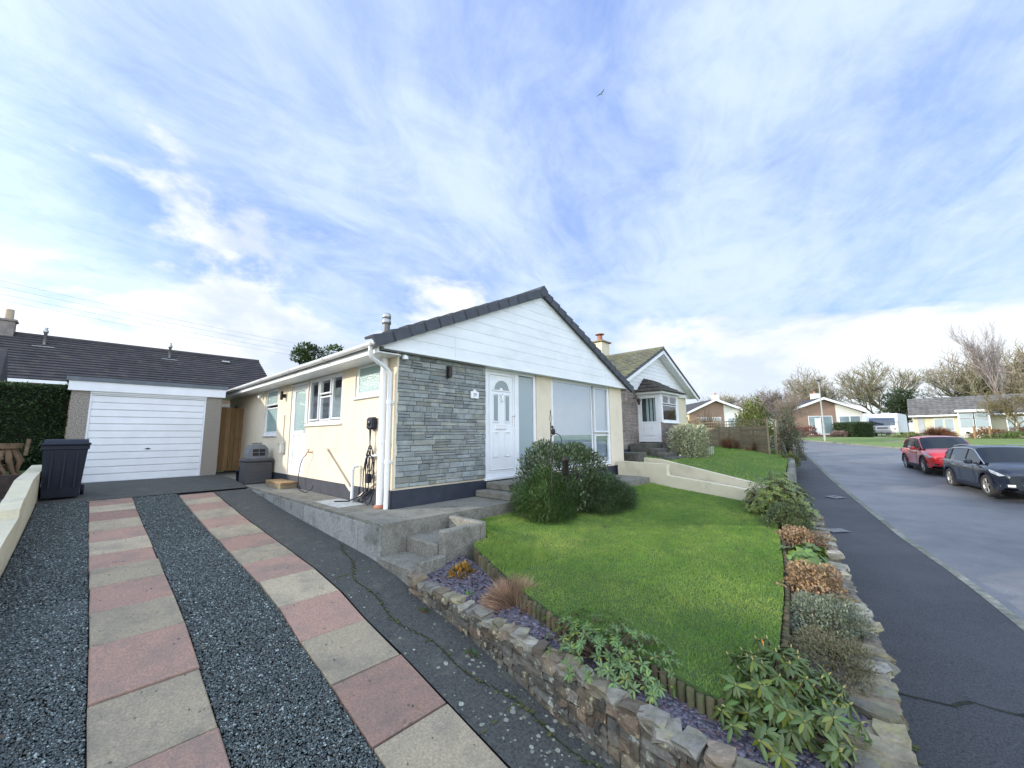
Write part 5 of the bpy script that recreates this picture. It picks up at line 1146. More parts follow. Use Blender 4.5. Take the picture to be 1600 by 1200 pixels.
# ================= CARS =================
def car(label, loc, rot, paint, L=4.4, Wd=1.84, H=1.6, wb=2.7, group=None, dirt=(1,1,1), fasc=0, chromey=False):
    t=thing('parked_car',label,'car',loc,'L',group,rot); hw=Wd/2; xf=L/2; xr=-L/2; wf=wb/2+.02; wr=-wb/2+.02; wrad=.345; ar=.40
    def I(x,tab): return float(np.interp(x,[p[0] for p in tab],[p[1] for p in tab]))
    belt=[(xr,.98),(xr+.15,1.02),(-.9,1.02),(.3,.97),(.85,.95),(1.4,.92),(xf-.25,.86),(xf-.06,.79),(xf,.70)]
    top=[(xr,1.00),(xr+.15,1.06),(-.9,1.06),(.75,1.06),(1.15,1.04),(1.6,.99),(xf-.3,.92),(xf-.08,.83),(xf,.72)]
    wdt=[(xr,hw*.80),(xr+.12,hw*.90),(xr+.45,hw*.985),(-.5,hw),(.9,hw),(1.5,hw*.985),(xf-.3,hw*.95),(xf-.1,hw*.87),(xf,hw*.78)]
    def zlow(x):
        z=.27+ (.08 if abs(x)>L/2-.15 else 0)
        for wx in (wf,wr):
            d=abs(x-wx)
            if d<ar: z=max(z,.345+math.sqrt(ar*ar-d*d))
        return z
    xs=sorted(set([round(v,3) for v in list(np.linspace(xr,xf,64))+[wf-ar,wf+ar,wr-ar,wr+ar,wf-ar+.015,wf+ar-.015,wr-ar+.015,wr+ar-.015]]))
    m=MB(); rows=[]
    for x in xs:
        w=I(x,wdt);zb_2=I(x,belt);zt_=I(x,top);zl_=min(zlow(x),zb_2-.06)
        flare=0
        for wx in (wf,wr):
            d=abs(x-wx)
            if d<ar+.12: flare=max(flare,.022*(1-max(0,d-ar+.06)/.18))
        sec=[(w*.955+flare,zl_),(w*.985+flare,zl_+(zb_2-zl_)*.12),(w*.972+flare*.9,zl_+(zb_2-zl_)*.38),(w*.995+flare*.5,zl_+(zb_2-zl_)*.70),(w*.97,zb_2-.03),(w*.915,zb_2+.012),(w*.78,zt_-.0),(w*.45,zt_+.022),(0,zt_+.03)]
        rows.append([(x,-a,b) for a,b in sec]+[(x,a,b) for a,b in sec[-2::-1]])
    k=len(rows[0]); vs=[p for r in rows for p in r]
    fs=[(i*k+j,(i+1)*k+j,(i+1)*k+j+1,i*k+j+1) for i in range(len(rows)-1) for j in range(k-1)]
    m.add(vs,fs,None,True); m.add(rows[0],[list(range(k))]); m.add(rows[-1],[list(range(k))[::-1]]); body=m.build('body',paint,t)
    # underside / dark sills
    m=MB(); m.box(wr+ar,wf-ar,-hw*.93,hw*.93,.20,.34); m.box(xr+.12,wr-ar,-hw*.78,hw*.78,.24,.5); m.box(wf+ar,xf-.14,-hw*.6,hw*.6,.22,.5); m.box(wr-ar,wf+ar,-hw*.55,hw*.55,.3,.8); m.build('underbody',blackpl,t)
    # cladding strips along sills and arches
    m=MB()
    for s in (-1,1):
        m.bbox(wr+ar+.01,wf-ar-.01,s*(hw*.96),s*(hw*1.0+.012),.25,.36,.015)
        for wx in (wf,wr):
            P=[]
            for i in range(15):
                a=PI*(i/14); P.append((wx+(ar+.0)*math.cos(a),.345+(ar+.0)*math.sin(a)))
            for i in range(14):
                (a0,b0),(a1,b1)=P[i],P[i+1]; f=1.10; o0=(wx+(a0-wx)*f,.345+(b0-.345)*f); o1=(wx+(a1-wx)*f,.345+(b1-.345)*f)
                ww=I(wx,wdt)+.020; m.prismy([(a0,b0),(a1,b1),o1,o0],s*(ww-.03),s*(ww+.004))
    m.build('wheel_arch_trim',blackpl,t)
    # greenhouse
    roofz=[(xr+.05,1.06),(xr+.55,H-.13),(xr+.9,H-.06),(-.55,H-.015),(.1,H-.02),(.35,H-.07),(1.22,1.02)]
    gx=[xr+.08,xr+.30,xr+.55,xr+.9,-.95,-.55,-.1,.15,.35,.6,.9,1.20]
    rows=[]
    for x in gx:
        z1=I(x,roofz); zb_2=I(x,belt)-.01; w=I(x,wdt)*.935; f=min(1,max(0,(z1-zb_2)/(H-1.0)))
        w2=w*(1-.20*f); rows.append([(x,-w,zb_2),(x,-w2,max(zb_2+.005,z1-.09*f)),(x,-w2*.93,z1-.02*f),(x,-w2*.5,z1+.012),(x,0,z1+.018),(x,w2*.5,z1+.012),(x,w2*.93,z1-.02*f),(x,w2,max(zb_2+.005,z1-.09*f)),(x,w,zb_2)])
    def part(i0,i1,j0,j1,name,mat,push=0):
        m=MB(); vs=[];R_=rows[i0:i1+1]; kk=j1-j0+1
        for r in R_: vs+=r[j0:j1+1]
        m.add(vs,[(i*kk+j,(i+1)*kk+j,(i+1)*kk+j+1,i*kk+j+1) for i in range(len(R_)-1) for j in range(kk-1)],None,name!='side_window'); return m.build(name,mat,t)
    part(8,11,1,7,'windscreen',gl_dark); part(2,8,1,7,'roof',paint); part(0,2,1,7,'rear_window',gl_dark)
    part(1,10,0,1,'side_window',gl_dark); part(1,10,7,8,'side_window',gl_dark)
    m=MB()                                                       # pillars and window trims
    for s in (0,8):
        e=1 if s==0 else 7
        def pl(i,wd,dx=0):
            a=Vector(rows[i][s]);b=Vector(rows[i][e]); o=Vector((0,(-.008 if s==0 else .008),0))
            m.add([a+o-Vector((wd,0,0)),a+o+Vector((wd,0,0)),b+o+Vector((wd,0,0)),b+o-Vector((wd,0,0))],[(0,1,2,3)])
        pl(3,.05);pl(6,.035)
    m.build('pillar',blackpl,t)
    m=MB()
    for s in (0,8):
        e=1 if s==0 else 7; sg=-1 if s==0 else 1
        m.tube([Vector(rows[i][e])+Vector((0,sg*.006,0)) for i in range(1,12)],.016,6)
        m.tube([Vector(rows[i][s])+Vector((0,sg*.004,.004)) for i in range(1,12)],.010,5)
    m.build('window_trim',chrome if chromey else paint,t)
    m=MB()
    for s in (-1,1): m.tube([(x,s*(hw*.68),I(x,roofz)+.035) for x in (xr+.75,-.9,-.3,.2)],.014,6)
    m.build('roof_rail',chrome if chromey else blackpl,t)
    # lamps, grille, bumper
    for s in (-1,1):
        m=MB(); P=[(xf-.06,.72),(xf-.28,.80),(xf-.60,.86),(xf-.50,.77),(xf-.20,.69)]
        vs=[]; 
        for x,z in P: vs.append((x,s*(I(x,wdt)*.995+.012),z))
        for x,z in P: vs.append((x,s*(I(x,wdt)*.86),z+.02))
        m.add(vs,[(0,1,2,3,4),(5,6,7,8,9)]+[(i,(i+1)%5,5+(i+1)%5,5+i) for i in range(5)]); m.build('headlight',M('headlight_lens',(.55,.6,.65),(.3,.33,.36),scale=14,rough=.1,coat=1),t)
        m=MB(); m.prismy([(xf-.12,.38),(xf+.015,.40),(xf+.01,.46),(xf-.20,.50)],s*hw*.66,s*hw*.83); m.tube([(xf-.24,s*hw*.90,.40),(xf-.12,s*hw*.80,.38)],.018,5); m.build('fog_lamp_trim',chrome,t)
        m=MB(); m.bbox(xr-.01,xr+.28,s*hw*.72,s*(hw*.93),.82,.98,.02); m.build('tail_light',M('red_lens',(.35,.01,.01),rough=.2),t)
        m=MB(); m.bbox(.62,.80,s*(hw+.02),s*(hw+.20),.98,1.13,.04); m.bbox(.66,.74,s*(hw*.9),s*(hw+.05),.98,1.03,.01); m.build('door_mirror',paint,t)
        m=MB(); 
        for x in (.10,-.85): m.bbox(x-.10,x+.06,s*(hw*.965),s*(hw*1.0+.010),.86,.885,.006)
        m.build('door_handle',chrome if chromey else paint,t)
        m=MB()
        for x in (.62,-.42,-1.12):
            m.tube([(x,s*(I(x,wdt)*.99+.002),.40 if x>-1 else .78),(x-.01,s*(I(x,wdt)*1.0),.70 if x>-1 else .85),(x,s*(I(x,wdt)*.972+.004),.93)],.004,4)
        m.build('door_seam',blackpl,t)
    m=MB(); m.bbox(xf-.10,xf+.012,-hw*.56,hw*.56,.56,.69,.02); m.bbox(xf-.12,xf+.004,-hw*.60,hw*.60,.28,.44,.02); m.build('grille',blackpl,t)
    m=MB(); m.bbox(xf-.03,xf+.024,-hw*.50,hw*.50,.445,.465,.006)
    if fasc: m.tube([(xf+.01,-hw*.55,.70),(xf+.025,-hw*.28,.54),(xf+.025,hw*.28,.54),(xf+.01,hw*.55,.70)],.012,5)
    m.build('bumper_trim',chrome,t)
    m=MB(); m.bbox(xf+.012,xf+.022,-.26,.26,.52,.63,.003); m.build('number_plate',M('plate_white',(.7,.7,.68),rough=.5),t)
    if chromey: m=MB(); m.bbox(xf+.0225,xf+.024,-.26,-.215,.522,.628,.0005); m.build('green_flash',M('plate_green',(.02,.45,.10),rough=.5),t)
    for wx in (wf,wr):
        for s in (-1,1):
            y=s*(hw-.115); m=MB()
            m.lathe([(.225,-.08),(.235,-.11),(.315,-.115),(wrad,-.08),(wrad,.08),(.315,.115),(.235,.11),(.225,.08),(.225,-.08)],(wx,y,wrad),28,axis='y',cap=False); w_=m.build('wheel',M('tyre_rubber',(.022,.022,.023),(.04,.038,.035),scale=12,rough=.85),t)
            m=MB(); yo=y+s*.085
            m.lathe([(.205,-.03*s),(.215,.014*s),(.229,.018*s),(.229,-.06*s)],(wx,yo,wrad),28,axis='y',cap=False); m.lathe([(.0,.012*s),(.045,.012*s),(.05,-.02*s)],(wx,yo,wrad),14,axis='y')
            for q in range(5):
                for dq in (-.13,.13):
                    a=q*2*PI/5+.3; ca,sa=math.cos(a+dq*.45),math.sin(a+dq*.45); cb,sb=math.cos(a+dq),math.sin(a+dq)
                    m.tube([(wx+.04*ca,yo+.0*s,wrad+.04*sa),(wx+.22*cb,yo+.006*s,wrad+.22*sb)],.017,5)
            m.build('rim',M('alloy_rim',(.42,.41,.38),(.3,.29,.27),scale=20,rough=.4,metal=.6),w_)
            m=MB(); m.lathe([(.0,-.005),(.20,-.005),(.20,.005),(0,.005)],(wx,yo-s*.05,wrad),20,axis='y'); m.build('brake_disc',iron,w_)
    # mirror / inside
    m=MB(); m.bbox(.55,.60,-.12,.12,H-.26,H-.19,.01); m.build('cabin_mirror',iron,t)
    return t
red=M('red_car_paint',(.50,.022,.028),(.44,.018,.022),scale=2,rough=.28,coat=1,spec=.5,c3=(.36,.07,.055),s3=1.0,lo3=.6,hi3=.95)
blue=M('dark_blue_car_paint',(.011,.016,.029),(.009,.013,.024),scale=2,rough=.25,coat=.5,c3=(.035,.036,.04),s3=1.2,lo3=.6,hi3=.95)
g='cars parked along the far kerb'
cx,cy=19.35,18.25; car('bright red crossover parked behind the dark blue car',(cx,cy,street(cx,cy)-.10),R(237.4),red,4.38,1.84,1.60,2.66,g,fasc=1)
cx,cy=16.43,13.57; car('dark blue-grey crossover with chrome window line, nearest on the right',(cx,cy,street(cx,cy)-.10),R(239.5),blue,4.42,1.84,1.57,2.66,g,chromey=True)

# ================= PLANTS =================
def dome_shrub(name,label,cat,c,rx,ry,h,n,ll,lw,base,frame='H',mat=None,var=.3,gap=.25,stems=10,lump=.18,z_low=.05,group=None,out=.6,boxy=0,stemc=(.12,.08,.05),flat=1.0,depth=.55):
    """leaves spread through the volume of a lumpy dome, with stems running up inside"""
    t=thing(name,label,cat,c,frame,group); mat=mat or leaf
    d=sphere_pts(n); d[:,2]=np.where(d[:,2]<-.15,-d[:,2],d[:,2])
    ph=rng.uniform(0,6,8)
    lum=1+lump*(np.sin(d[:,0]*5+ph[0])*np.sin(d[:,1]*5+ph[1])+.6*np.sin(d[:,2]*8+ph[2]+d[:,0]*4))
    if boxy: 
        mx=np.max(np.abs(d),1); lum=lum*(1-boxy+boxy/mx)
    # clumps: thin out leaves in patches to open gaps
    gp=np.sin(d[:,0]*9+ph[3])*np.sin(d[:,1]*9+ph[4])*np.sin(d[:,2]*9+ph[5]); keep=rng.random(n)>gap*(gp>.12)*1.6
    r=rng.uniform(depth,1,n)**.6*lum; d=d[keep]; r=r[keep]; n=len(d); ll_=ll*rng.uniform(.6,1.3,n)
    P=np.stack([c[0]+d[:,0]*rx*r, c[1]+d[:,1]*ry*r, c[2]+z_low*h+np.abs(d[:,2])*h*(1-z_low)*r],1)
    D=d*out+rng.normal(0,.55,(n,3)); D[:,2]=D[:,2]*flat+.15
    T=tints(n,base,var); 
    V,F,T=leaf_arrays(P,D,ll_,lw*ll_/ll,T); np_mesh('foliage',V,F,T,mat,t)
    m=MB()
    for i in range(stems):
        a=random.uniform(0,2*PI); q=random.uniform(.3,.8); e=(c[0]+rx*q*math.cos(a),c[1]+ry*q*math.sin(a),c[2]+h*random.uniform(.5,.85))
        m.tube([(c[0]+.1*rx*math.cos(a),c[1]+.1*ry*math.sin(a),c[2]-.05),((c[0]*.6+e[0]*.4),(c[1]*.6+e[1]*.4),c[2]+h*.35),e],[.012*h+.004,.008*h+.003,.002],5,stemc)
    m.build('stem',twig,t); return t
def strand_bush(name,label,cat,c,rx,ry,h,n,base,spread=.5,w=.006,droop=.25,var=.35,frame='H',group=None,mat=None,seg=3,l0=.55,mound=0):
    t=thing(name,label,cat,c,frame,group)
    K=max(6,n//220); ta=rng.uniform(0,2*PI,K); tq=np.sqrt(rng.random(K)); tk=rng.integers(0,K,n)      # strands grow in tufts
    a=ta[tk]+rng.normal(0,.22,n); q=np.clip(tq[tk]+rng.normal(0,.13,n),0,1); P=np.stack([c[0]+rx*.75*q*np.cos(a),c[1]+ry*.75*q*np.sin(a),c[2]+rng.uniform(0,.45,n)*h*(1-q*.6)],1)
    lean=rng.normal(0,.16,(K,3)); th_=rng.uniform(.78,1.12,K)
    D=np.stack([np.cos(a)*spread*q*rx/h*1.6,np.sin(a)*spread*q*ry/h*1.6,np.ones(n)],1)+lean[tk]+rng.normal(0,.13,(n,3))
    L=h*rng.uniform(l0,1.0,n)*(1-.35*q)*th_[tk]
    if mound:
        u_=rng.random(n)**.5; P=np.stack([c[0]+rx*.92*q*u_*np.cos(a),c[1]+ry*.92*q*u_*np.sin(a),c[2]+h*.86*np.sqrt(np.clip(1-(q*u_)**2,0,1))*rng.uniform(.05,1,n)*th_[tk]],1); D[:,:2]*=2.4; L=h*rng.uniform(.16,.34,n)
    V,F,T=strands(P,D,L,w,droop,tints(n,base,var)*rng.uniform(.65,1.4,(K,1))[tk],seg); np_mesh('foliage',V,F,T,mat or leaf,t)
    m=MB()
    for i in range(8):
        b=random.uniform(0,2*PI); m.tube([(c[0]+.3*rx*math.cos(b),c[1]+.3*ry*math.sin(b),c[2]-.03),(c[0]+.5*rx*math.cos(b),c[1]+.5*ry*math.sin(b),c[2]+h*.5)],[.01,.003],5,(.14,.09,.05))
    m.build('stem',twig,t); return t
def rosettes(name,label,c,rx,ry,h,nt,ll,lw,base,nl=9,bud=(.50,.46,.16),droop=.35,cat='shrub',gloss=None,stemc=(.16,.12,.085),yel=.15,c2=None,rand=.25):
    t=thing(name,label,cat,c,'H'); m=MB(); arr=[]; bu=MB()
    for i in range(nt):
        d=unit(rng.normal(0,1,(1,3)))[0]; d[2]=abs(d[2])*.9+.12; r=rng.uniform(.55,1.08)
        p=np.array([c[0]+d[0]*rx*r,c[1]+d[1]*ry*r,c[2]+d[2]*h*r]); ax=unit((d*np.array([1,1,.6])+np.array([0,0,.55])+rng.normal(0,.15,3))[None])[0]
        k=nl+rng.integers(-2,3); a=np.arange(k)*2.4+rng.uniform(0,6); e1=unit(np.cross(ax,[.3,.2,1.])[None])[0]; e2=np.cross(ax,e1)
        D=(np.cos(a)[:,None]*e1+np.sin(a)[:,None]*e2)+ax*(.45-droop*rng.uniform(.2,1.6,k))[:,None]
        # droop leaves with two halves: a leaf bent at the middle
        L=ll*rng.uniform(.7,1.15,k); D=unit(D); S=unit(np.cross(D,np.tile(ax,(k,1)))); W=L*lw
        m1=p+D*L[:,None]*.5; D2=D.copy(); D2[:,2]-=.35; tip=m1+unit(D2)*L[:,None]*.5; q1=p+D*L[:,None]*.25; q3=(m1+tip)/2
        N=np.cross(S,D)*-1
        W=W[:,None]; fold=.16
        V=np.stack([p+D*.004,q1+S*W*.38+N*W*fold,m1+S*W*.5+N*W*fold,q3+S*W*.40+N*W*fold,tip,q3-S*W*.40+N*W*fold,m1-S*W*.5+N*W*fold,q1-S*W*.38+N*W*fold,q1,m1,q3],1).reshape(-1,3)
        f=np.array([[0,1,8,8],[1,2,9,8],[2,3,10,9],[3,4,10,10],[0,8,7,7],[8,9,6,7],[9,10,5,6],[10,4,5,5]])
        f=np.array([[0,1,2,9],[0,9,6,7],[9,2,3,10],[9,10,5,6],[3,4,5,10],[0,8,9,0]])[:5]
        F=(f[None]+np.arange(k)[:,None,None]*11).reshape(-1,4)
        cc=tints(k,base,.28); 
        if yel: y=rng.random(k)<yel; cc[y]=cc[y]*np.array([1.7,1.3,.7])
        arr.append((V,F,np.repeat(cc,5,axis=0)))
        if bud is not None: bu.tube([tuple(p+ax*.0),tuple(p+ax*ll*.13),tuple(p+ax*ll*.27)],[ll*.05,ll*.075,ll*.01],5,bud)
        b=random.uniform(0,6); m.tube([(c[0]+random.uniform(-.2,.2)*rx,c[1]+random.uniform(-.2,.2)*ry,c[2]-.04),(c[0]+d[0]*rx*.45,c[1]+d[1]*ry*.45,c[2]+d[2]*h*.45),tuple(p)],[.008,.006,.003],5,stemc)
    # interior smaller leaves
    V,F,T=join(arr); np_mesh('leaves',V,F,T,gloss or leafgloss,t); m.build('stem',twig,t)
    if bud is not None: tag(bu.build('buds',leaf,t),kind='stuff')
    return t
zb=lambda v: zwall(v)-.022
# large bushes before the house
dome_shrub('laurel_bush','rounded dark glossy laurel bush under the picture window','bush',(2.72,-1.15,.36),1.0,.64,1.12,13000,.066,.028,(.14,.185,.09),mat=leafgloss,gap=.2,boxy=.35,var=.5,lump=.06,out=.9,depth=.7)
for (nm,c,rx,ry,h,nn,col) in (('dense dark green feathery shrub in front of the laurel, nearer the steps',(1.85,-1.45,.29),.52,.40,.74,26000,(.085,.15,.04)),('spreading grey-green feathery shrub at the window end of the lawn',(3.25,-1.65,.27),.80,.46,.62,30000,(.095,.145,.06))):
    dome_shrub('feathery_shrub',nm,'shrub',c,rx,ry,h,nn,.085,.0065,col,var=.5,gap=.25,lump=.14,out=.45,depth=.45,z_low=.02,flat=.7,boxy=.2,stems=16)
# bed plants
RH=rosettes('rhododendron','large rhododendron with drooping glossy leaves and fat buds in the corner bed','' or (-.12,-4.83,zb(-4.85)),.46,.38,.36,135,.088,.27,(.10,.155,.035),nl=11,droop=.95)
m=MB(); p=(-.05,-4.74,zb(-4.8)+.40); m.add([(p[0],p[1],p[2]),(p[0]+.014,p[1]-.01,p[2]-.022),(p[0]+.010,p[1]-.01,p[2]-.06),(p[0]-.012,p[1]-.01,p[2]-.035)],[(0,1,2,3)]); m.build('withered_leaf',M('orange_leaf',(.75,.27,.03),rough=.6),RH)
rosettes('azalea','low spreading azalea with narrow mid-green leaves spilling over the stone wall','' or (-.42,-3.75,zb(-3.8)),.36,.58,.27,230,.056,.27,(.13,.22,.065),nl=8,bud=None,droop=.30,yel=.2)
strand_bush('dead_heather','dry pinkish brown tuft of dead heather in the slate bed','plant',(-.33,-2.78,zb(-2.8)),.24,.26,.30,4200,(.46,.30,.20),spread=1.1,w=.006,droop=.15,var=.4)
dome_shrub('fern','yellow-brown withered fern beside the concrete garden steps','fern',(-.28,-1.95,zb(-1.9)),.14,.14,.13,420,.055,.022,(.36,.20,.03),gap=.2,stems=5,out=.8)
for (u,v,lb) in ((-.50,-2.35,'tiny green weed in the slate chips near the withered fern'),(-.40,-4.45,'small green seedling against the log edging'),(-.05,-5.22,'bright green weed at the foot of the rhododendron')):
    dome_shrub('weed',lb,'weed',(u,v,zb(v)),.05,.05,.05,60,.035,.014,(.12,.25,.04),stems=2)
dome_shrub('dwarf_shrub','low dull brown-green dwarf shrub behind the rhododendron','shrub',(.80,-4.98,zb(-5)),.55,.31,.17,9000,.022,.008,(.20,.18,.09),gap=.1,lump=.1,stems=14,depth=.3)
dome_shrub('cotoneaster','grey-green cotoneaster mound along the stone coping','shrub',(1.55,-4.90,zb(-4.9)),.55,.32,.22,9000,.026,.011,(.20,.225,.145),gap=.15,lump=.15,stems=14,depth=.3)
t=dome_shrub('hydrangea','brown hydrangea covered in dry papery flower heads, nearest clump','shrub',(2.35,-4.72,zb(-4.7)),.52,.30,.30,3600,.035,.024,(.38,.245,.13),gap=.3,stems=30,out=.4,stemc=(.28,.19,.11))
t=dome_shrub('hydrangea','second brown hydrangea beside the round green shrub','shrub',(4.35,-4.35,zb(-4.3)),.44,.34,.28,3000,.036,.025,(.36,.235,.13),gap=.3,stems=24,out=.4,stemc=(.28,.19,.11))
rosettes('bergenia','bright green bergenia with broad leaves between the brown hydrangeas','' or (3.45,-4.50,zb(-4.5)),.46,.30,.26,52,.115,.6,(.12,.205,.045),nl=6,bud=None,droop=.5,cat='plant',yel=.3)
rosettes('pieris','big round pieris shrub with narrow glossy leaves at the corner of the lawn','' or (6.0,-3.82,-.12),.80,.58,.92,950,.075,.27,(.16,.22,.06),nl=9,bud=None,droop=.45,yel=.3)
dome_shrub('azalea','dull green twiggy azalea filling in front of the pieris','shrub',(5.15,-4.08,-.08),.60,.34,.48,5200,.045,.016,(.12,.155,.06),gap=.3,stems=26,out=.6)
# small tufts of grass at the wall foot
for k,(u,v) in enumerate(((-.76,-2.0),(-.80,-2.75))):
    strand_bush('weed',('green weed growing at the foot of the rubble wall, nearer the steps','green weed growing at the foot of the rubble wall, nearer the street')[k],'weed',(u-.04,v,zd(v)),.05,.10,.06,90,(.08,.17,.03),spread=.7,w=.005)
# neighbour planting
dome_shrub('variegated_bush','clipped pale variegated bush beside the neighbouring bay window','bush',(11.45,-.35,.72),0.88,.5,1.2,8000,.085,.05,(.55,.56,.36),gap=.2,lump=.05,boxy=.75,z_low=.04,stems=8,var=.4,out=.9)
strand_bush('dogwood','bare red-brown twiggy shrub against the panel fence, left','shrub',(20.3,.35,.70),1.6,.5,1.1,2200,(.30,.16,.085),spread=.7,w=.009,droop=.1)
strand_bush('dogwood','bare red-brown twiggy shrub against the panel fence, right end','shrub',(18.8,-.85,.62),.9,.35,.7,1500,(.31,.17,.09),spread=.7,w=.009,droop=.1)
strand_bush('bare_shrub','tall tangle of bare twigs rising behind the panel fence','shrub',(24.0,3.1,.8),2.4,.8,2.4,2600,(.20,.15,.09),spread=.5,w=.02,droop=.05)
dome_shrub('evergreen_bush','yellow-green topped evergreen bush behind the panel fence','bush',(24.2,.3,.6),1.5,1.2,2.75,7000,.16,.07,(.17,.20,.045),gap=.35,stems=10,lump=.2)
dome_shrub('mixed_hedge','rough grey-green hedge plant hanging over the pavement beyond the rail gate','hedge',(20.2,-2.0,.2),1.25,.55,2.35,8000,.10,.035,(.17,.18,.10),gap=.4,stems=20,lump=.3)
dome_shrub('mixed_hedge','low scrubby hedge end at the pavement edge','hedge',(17.9,-2.3,.15),1.0,.35,.65,3000,.08,.03,(.19,.20,.07),gap=.35,stems=12)
# hedge on the far left
t=thing('conifer_hedge','clipped dark green conifer hedge left of the garage','hedge',(-5.2,9.2,.9))
n=36000; P=np.stack([rng.uniform(-9.0,-3.50,n),rng.uniform(8.6,9.8,n),rng.uniform(.9,2.88,n)],1)
face=rng.integers(0,3,n); P[face==0,1]=8.6+np.abs(rng.normal(0,.10,(face==0).sum())); P[face==1,2]=2.86-np.abs(rng.normal(0,.05,(face==1).sum())); P[face==2,1]=8.6+np.abs(rng.normal(0,.16,(face==2).sum()))
P[:,1]+=.06*np.sin(P[:,0]*5)*np.sin(P[:,2]*6)
V,F,T=leaf_arrays(P,rng.normal(0,1,(n,3))*np.array([1,1,.6])+np.array([0,-.7,.3]),rng.uniform(.05,.10,n),.03,tints(n,(.085,.14,.055),.4)); np_mesh('foliage',V,F,T,leaf,t)
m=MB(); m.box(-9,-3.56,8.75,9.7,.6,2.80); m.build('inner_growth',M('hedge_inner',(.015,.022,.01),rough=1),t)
m=MB()
for i in range(12): m.tube([(-8.8+i*.45,9.2,.5),(-8.8+i*.45,9.2,1.2)],.04,6)
m.build('trunk',bark,t)
strand_bush('wall_shrub','small tangle of bare stems behind the boundary wall','shrub',(-4.6,6.7,.93),.35,.3,.45,260,(.25,.17,.10),spread=1.0,w=.012,droop=.2)
# ---- trees
def bare_tree_arrays(h, spread, levels, seed, r0, up=.55, density=3, twig_r=.012):
    rs=random.Random(seed); segs=[]
    def grow(p,d,L,r,lv):
        n=3 if lv<2 else 2; q=p
        for i in range(n):
            dd=(d+Vector((rs.uniform(-1,1),rs.uniform(-1,1),rs.uniform(-.6,1)))*(.16+.05*lv)).normalized(); q2=q+dd*(L/n); segs.append((q,q2,r*(1-.22*i/n),r*(1-.22*(i+1)/n),lv)); q=q2; d=dd
            if lv<levels and (i>0 or lv>0):
                for _ in range(1 if lv<2 else rs.choice([1,1,2])):
                    a=Vector((rs.uniform(-1,1),rs.uniform(-1,1),rs.uniform(-.3,.9))); a=(a-d*a.dot(d)).normalized(); grow(q,(d*.75+a*spread+Vector((0,0,up*.25))).normalized(),L*rs.uniform(.55,.78),max(twig_r,r*.55),lv+1)
        if lv<levels:
            for _ in range(density if lv<2 else (2 if lv<4 else rs.choice([1,2]))):
                a=Vector((rs.uniform(-1,1),rs.uniform(-1,1),rs.uniform(-.3,.9))); a=(a-d*a.dot(d)).normalized(); grow(q,(d*.8+a*spread*.9+Vector((0,0,up*.2))).normalized(),L*rs.uniform(.6,.85),max(twig_r,r*.62),lv+1)
    grow(Vector((0,0,0)),Vector((0,0,1)),h*.30,r0,0); return segs
def seg_mesh(name,segs,mat,color,parent,lvs,n=3,var=.25):
    S=[s for s in segs if s[4] in lvs]
    if not S: return None
    A=np.array([s[0][:] for s in S]);B=np.array([s[1][:] for s in S]);ra=np.array([s[2] for s in S]);rb=np.array([s[3] for s in S])
    d=unit(B-A); x=unit(np.cross(d,np.array([.31,.77,.55]))); y=np.cross(d,x); k=np.arange(n)*2*PI/n
    ringA=A[:,None]+(x[:,None]*np.cos(k)[None,:,None]+y[:,None]*np.sin(k)[None,:,None])*ra[:,None,None]
    ringB=B[:,None]+(x[:,None]*np.cos(k)[None,:,None]+y[:,None]*np.sin(k)[None,:,None])*rb[:,None,None]
    V=np.concatenate([ringA,ringB],1).reshape(-1,3); f=np.array([[j,(j+1)%n,n+(j+1)%n,n+j] for j in range(n)])
    F=(f[None]+np.arange(len(S))[:,None,None]*2*n).reshape(-1,4); T=np.repeat(tints(len(S),color,var),n,axis=0)
    return np_mesh(name,V,F,T,mat,parent,org=(0,0,0))
protos=[]
def bare_tree(label,loc,h,kind,rotz,col,trunkc,group='bare winter trees behind the far houses',sc=(1,1)):
    spec=[(10,.62,5,11,.20,.5,3,.011),(10,.75,5,23,.22,.35,3,.011),(13,.36,5,5,.15,1.0,2,.012),(5,.8,5,31,.09,.3,3,.008)][kind]
    t=thing('bare_tree',label,'tree',loc,'L',group,rotz)
    key=(kind,col)
    for p in protos:
        if p[0]==key: segs=p[1]; break
    else:
        segs=bare_tree_arrays(spec[0],spec[1],spec[2],spec[3],spec[4],spec[5],spec[6],spec[7]); protos.append((key,segs,[]))
        p=protos[-1]
    if not p[2]:
        zt=max(s[1].z for s in segs); p[2].append(zt)
        a=seg_mesh('trunk',segs,twig,trunkc,t,(0,1),6); b=seg_mesh('crown',segs,twig,col,t,tuple(range(2,8)),3,.3); p[2].extend([a,b])
    else:
        for o in p[2][1:]: c=o.copy(); COL.objects.link(c); c.parent=t
    k=h/p[2][0]; t.scale=(k*sc[0],k*sc[0],k*sc[1]); return t
def gz(x,y): return min(1.1,street(x,y))
def px2w(px,d):                                           # bearing table, degrees right of ahead -> x at forward distance d
    return (px-800)/620*d
tan_=(.38,.33,.24); olive=(.33,.295,.19); greyb=(.32,.27,.23); redb=(.31,.225,.175)
